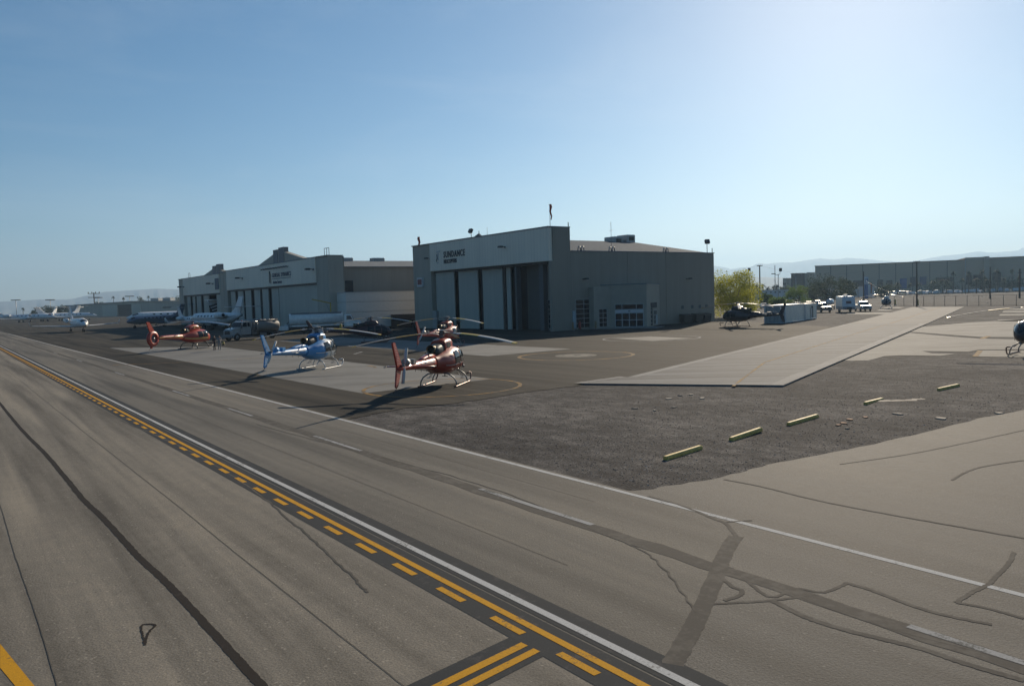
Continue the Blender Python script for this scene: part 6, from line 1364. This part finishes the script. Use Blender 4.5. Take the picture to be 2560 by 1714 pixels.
# ================================================================== POLES, WIRES, FENCE
WOOD = pm('pole_wood', (.08, .055, .04), .85)
def pole(label, px, D, ztop_px, r=.14, arm=None, mat=WOOD, lamp=None):
    p = atD(px, 735, D); top = atD(px, ztop_px, D).z; o = thing('utility_pole' if not lamp else 'light_pole', label, 'pole', (p.x, p.y, 0), az(36.2+90))
    m = MB(); m.tube([(0, 0, 0), (0, 0, top)], [r*1.2, r*.8], 8); m.build('shaft', mat, o)
    if arm:
        for z, l_ in arm:
            m = MB(); m.box(-l_, l_, -.08, .08, top-z-.1, top-z+.1)
            a_ = m.build('crossarm', mat, o)
            for x in (-l_*.9, -l_*.4, l_*.4, l_*.9): m = MB(); m.lathe([(.06, 0), (.09, .1), (.05, .25)], (x, 0, top-z+.1), n=8); m.build('insulator', M_METAL, a_)
    if lamp:
        for (dx, dz, kind) in lamp:
            m = MB(); m.tube([(0, 0, top-.3), (dx*.6, 0, top-.15), (dx, 0, top+dz)], .07, 6); m.build('arm', mat, o)
            m = MB(); (m.bev(dx-.9, dx+.3, -.3, .3, top+dz-.1, top+dz+.15, .05) if kind == 'shoe' else m.bev(dx-.35, dx+.45, -.3, .3, top+dz-.1, top+dz+.95, .08)); m.build('lamp_head', M_BLACK, o)
    return o, (p.x, p.y, top)
pA, tA = pole('dark wooden pole rising between the yellow-green tree and the white warehouse', 1900, 250, 663, .22, [(.2, .9)])
pB, tB = pole('pale thin pole behind the second twin light pole', 1938, 430, 663, .2, mat=M_METAL)
pole('twin-headed light pole beside the yellow-green tree', 1866, 260, 684, .12, mat=M_METAL, lamp=[(-1.3, .1, 'shoe'), (1.0, .9, 'box')]); pole('dark post close beside the first twin light pole', 1874, 262, 683, .16)
pole('twin-headed light pole before the white warehouse', 1946, 245, 685, .12, mat=M_METAL, lamp=[(-1.2, .1, 'shoe'), (.7, .9, 'box')]); pole('single pale lamp pole before the dark brown box building', 1990, 330, 685, .14, mat=M_METAL, lamp=[(.5, .1, 'shoe')])
pC, tC = pole('bare wooden pole before the mobile office and pylon sign', 2159, 255, 678, .18)
pD, tD = pole('wooden pole with a short crossarm standing at the chain-link fence', 2292, 186, 653, .17, [(.25, .75)])
pE, tE = pole('pale steel pole rising above the roof of the exhibition hall', 2413, 415, 646, .22, mat=M_METAL)
pF, tF = pole('brown wooden pole beneath the hall corner tower', 2475, 255, 667, .18); pG_, tG = pole('dark double pole near the end of the fence', 2549, 250, 672, .25, [(1.2, .7)])
p0 = atD(237, 775, 640); o = thing('utility_pole', 'far double-arm power pole rising behind the tan hangar', 'pole', (p0.x, p0.y, 0), az(36.2+90)); zt = atD(237, 731, 640).z; m = MB(); m.tube([(0, 0, 0), (0, 0, zt)], [.5, .4], 8); m.build('shaft', WOOD, o)
for z in (.8, 4.0): m = MB(); m.box(-4.8, 4.8, -.25, .25, zt-z-.25, zt-z+.25); m.build('crossarm', WOOD, o)
for x in (-4.5, -1.5, 1.5, 4.5): m = MB(); m.lathe([(.3, 0), (.4, .5), (.2, 1.2)], (x, 0, zt-.55), n=8); m.build('insulator', WOOD, o)
for i, (px, py, D) in enumerate([(41, 750, 640), (127, 749.5, 640), (326, 740.5, 660), (247, 744, 660)]):
    p = atD(px, 775, D); zt = atD(px, py, D).z; o = thing('light_mast', 'thin light mast with a flat ring of lamps beyond the far jets and tan hangar', 'mast', (p.x, p.y, 0), az(126), 'far light masts'); m = MB(); m.tube([(0, 0, 0), (0, 0, zt)], .2, 6); m.build('shaft', M_METAL, o); m = MB(); m.box(-3.6, 3.6, -.8, .8, zt-.3, zt+.4); m.build('lamp_ring', M_BLACK, o)
def wire(label, a, b, sag):
    m = MB(); m.tube([tuple(Vector(a).lerp(Vector(b), k/14)-Vector((0, 0, sag*4*(k/14)*(1-k/14)))) for k in range(15)], .014, 4); tag(m.build('power_line', M_BLACK), label, 'wire')
off = Vector(tA)-Vector((60, 0, 0))
wl = atD(1700, 692, 240); wire('power line running from the dark wooden pole behind the hangar', tA, tuple(wl), .6); wire('power line from the dark wooden pole towards the pole by the pylon sign', tA, tC, 2.0)
wire('power line from the pylon sign pole to the pole at the fence', (tC[0], tC[1], tC[2]-2.5), (tD[0], tD[1], tD[2]-7.8), 1.5); wire('power line from the fence pole to the brown pole beneath the tower', (tD[0], tD[1], tD[2]-8), (tF[0], tF[1], tF[2]-5.5), 1.0); wire('power line from the brown pole to the dark double pole', (tF[0], tF[1], tF[2]-5.5), (tG[0], tG[1], tG[2]-4.5), .8)
# chain-link fence
fa, fb_ = Vector(G(2236, 764.5)), Vector(G(2760, 764)); fo = thing('chain_link_fence', 'long grey chain-link fence closing off the gravel lot behind the ramp', 'fence', (fa.x, fa.y, 0)); d = fb_-fa; fo.rotation_euler = (0, 0, math.atan2(d.y, d.x)); FL = d.length; n_ = int(FL/3)
FM = pm('fence_steel', (.1, .1, .1), .6, .3)
m = MB(); m.tube([(0, 0, -.05), (0, 0, 2.45)], .055, 6); po = m.build('post', FM, fo)
for k in range(1, n_+1): link('post', po.data, fo, (FL*k/n_, 0, 0))
for z in (2.4, .1): m = MB(); m.tube([(0, 0, z), (FL, 0, z)], .035, 6); m.build('rail', FM, fo)
m = MB(); k = 0
while k*.34 < FL:
    x = k*.34
    for sg_ in (1, -1): m.tube([(x, 0, .1), (x+sg_*1.15, 0, 2.4)], .006, 3, smooth=False)
    k += 1
stuff(m.build('wire_mesh', FM, fo))
# low litter near the fence
for i, (px, py, s) in enumerate([(2468, 757, .5), (2400, 762, .35), (2412, 761, .3), (2440, 755, .3), (2330, 748, .3), (2455, 741, .6)]):
    q = G(px, py); m = MB(); r = random.Random(i+40); m.rings([[(s*1.2*math.cos(a)*r.uniform(.7, 1.2), s*.6*math.sin(a), 0) for a in [k*6.283/7 for k in range(7)]], [(s*.8*math.cos(a)*r.uniform(.7, 1.2), s*.4*math.sin(a), .25*s) for a in [k*6.283/7 for k in range(7)]]], smooth=False)
    tag(m.build('rubble_piece', rub, None, (q[0], q[1], -.025)), 'pale lump of debris lying near the chain-link fence', 'rubble', 'debris by the fence')

# ================================================================== AIR
HZ = 12500
m = MB(); m.box(-HZ, HZ, -HZ, HZ, -12, 640); hz = m.build('haze', bpy.data.materials.new('haze'))
hm = hz.data.materials[0]; hm.use_nodes = True; ht = hm.node_tree; ht.nodes.remove(ht.nodes['Principled BSDF'])
pv = ht.nodes.new('ShaderNodeVolumePrincipled'); pv.inputs['Color'].default_value = (.5, .74, 1.0, 1); pv.inputs['Density'].default_value = 1.6e-4; pv.inputs['Anisotropy'].default_value = .35
ht.links.new(pv.outputs[0], ht.nodes['Material Output'].inputs['Volume'])
stuff(hz); tag(hz, 'thin blue haze over the valley fading the far mountains', 'haze')
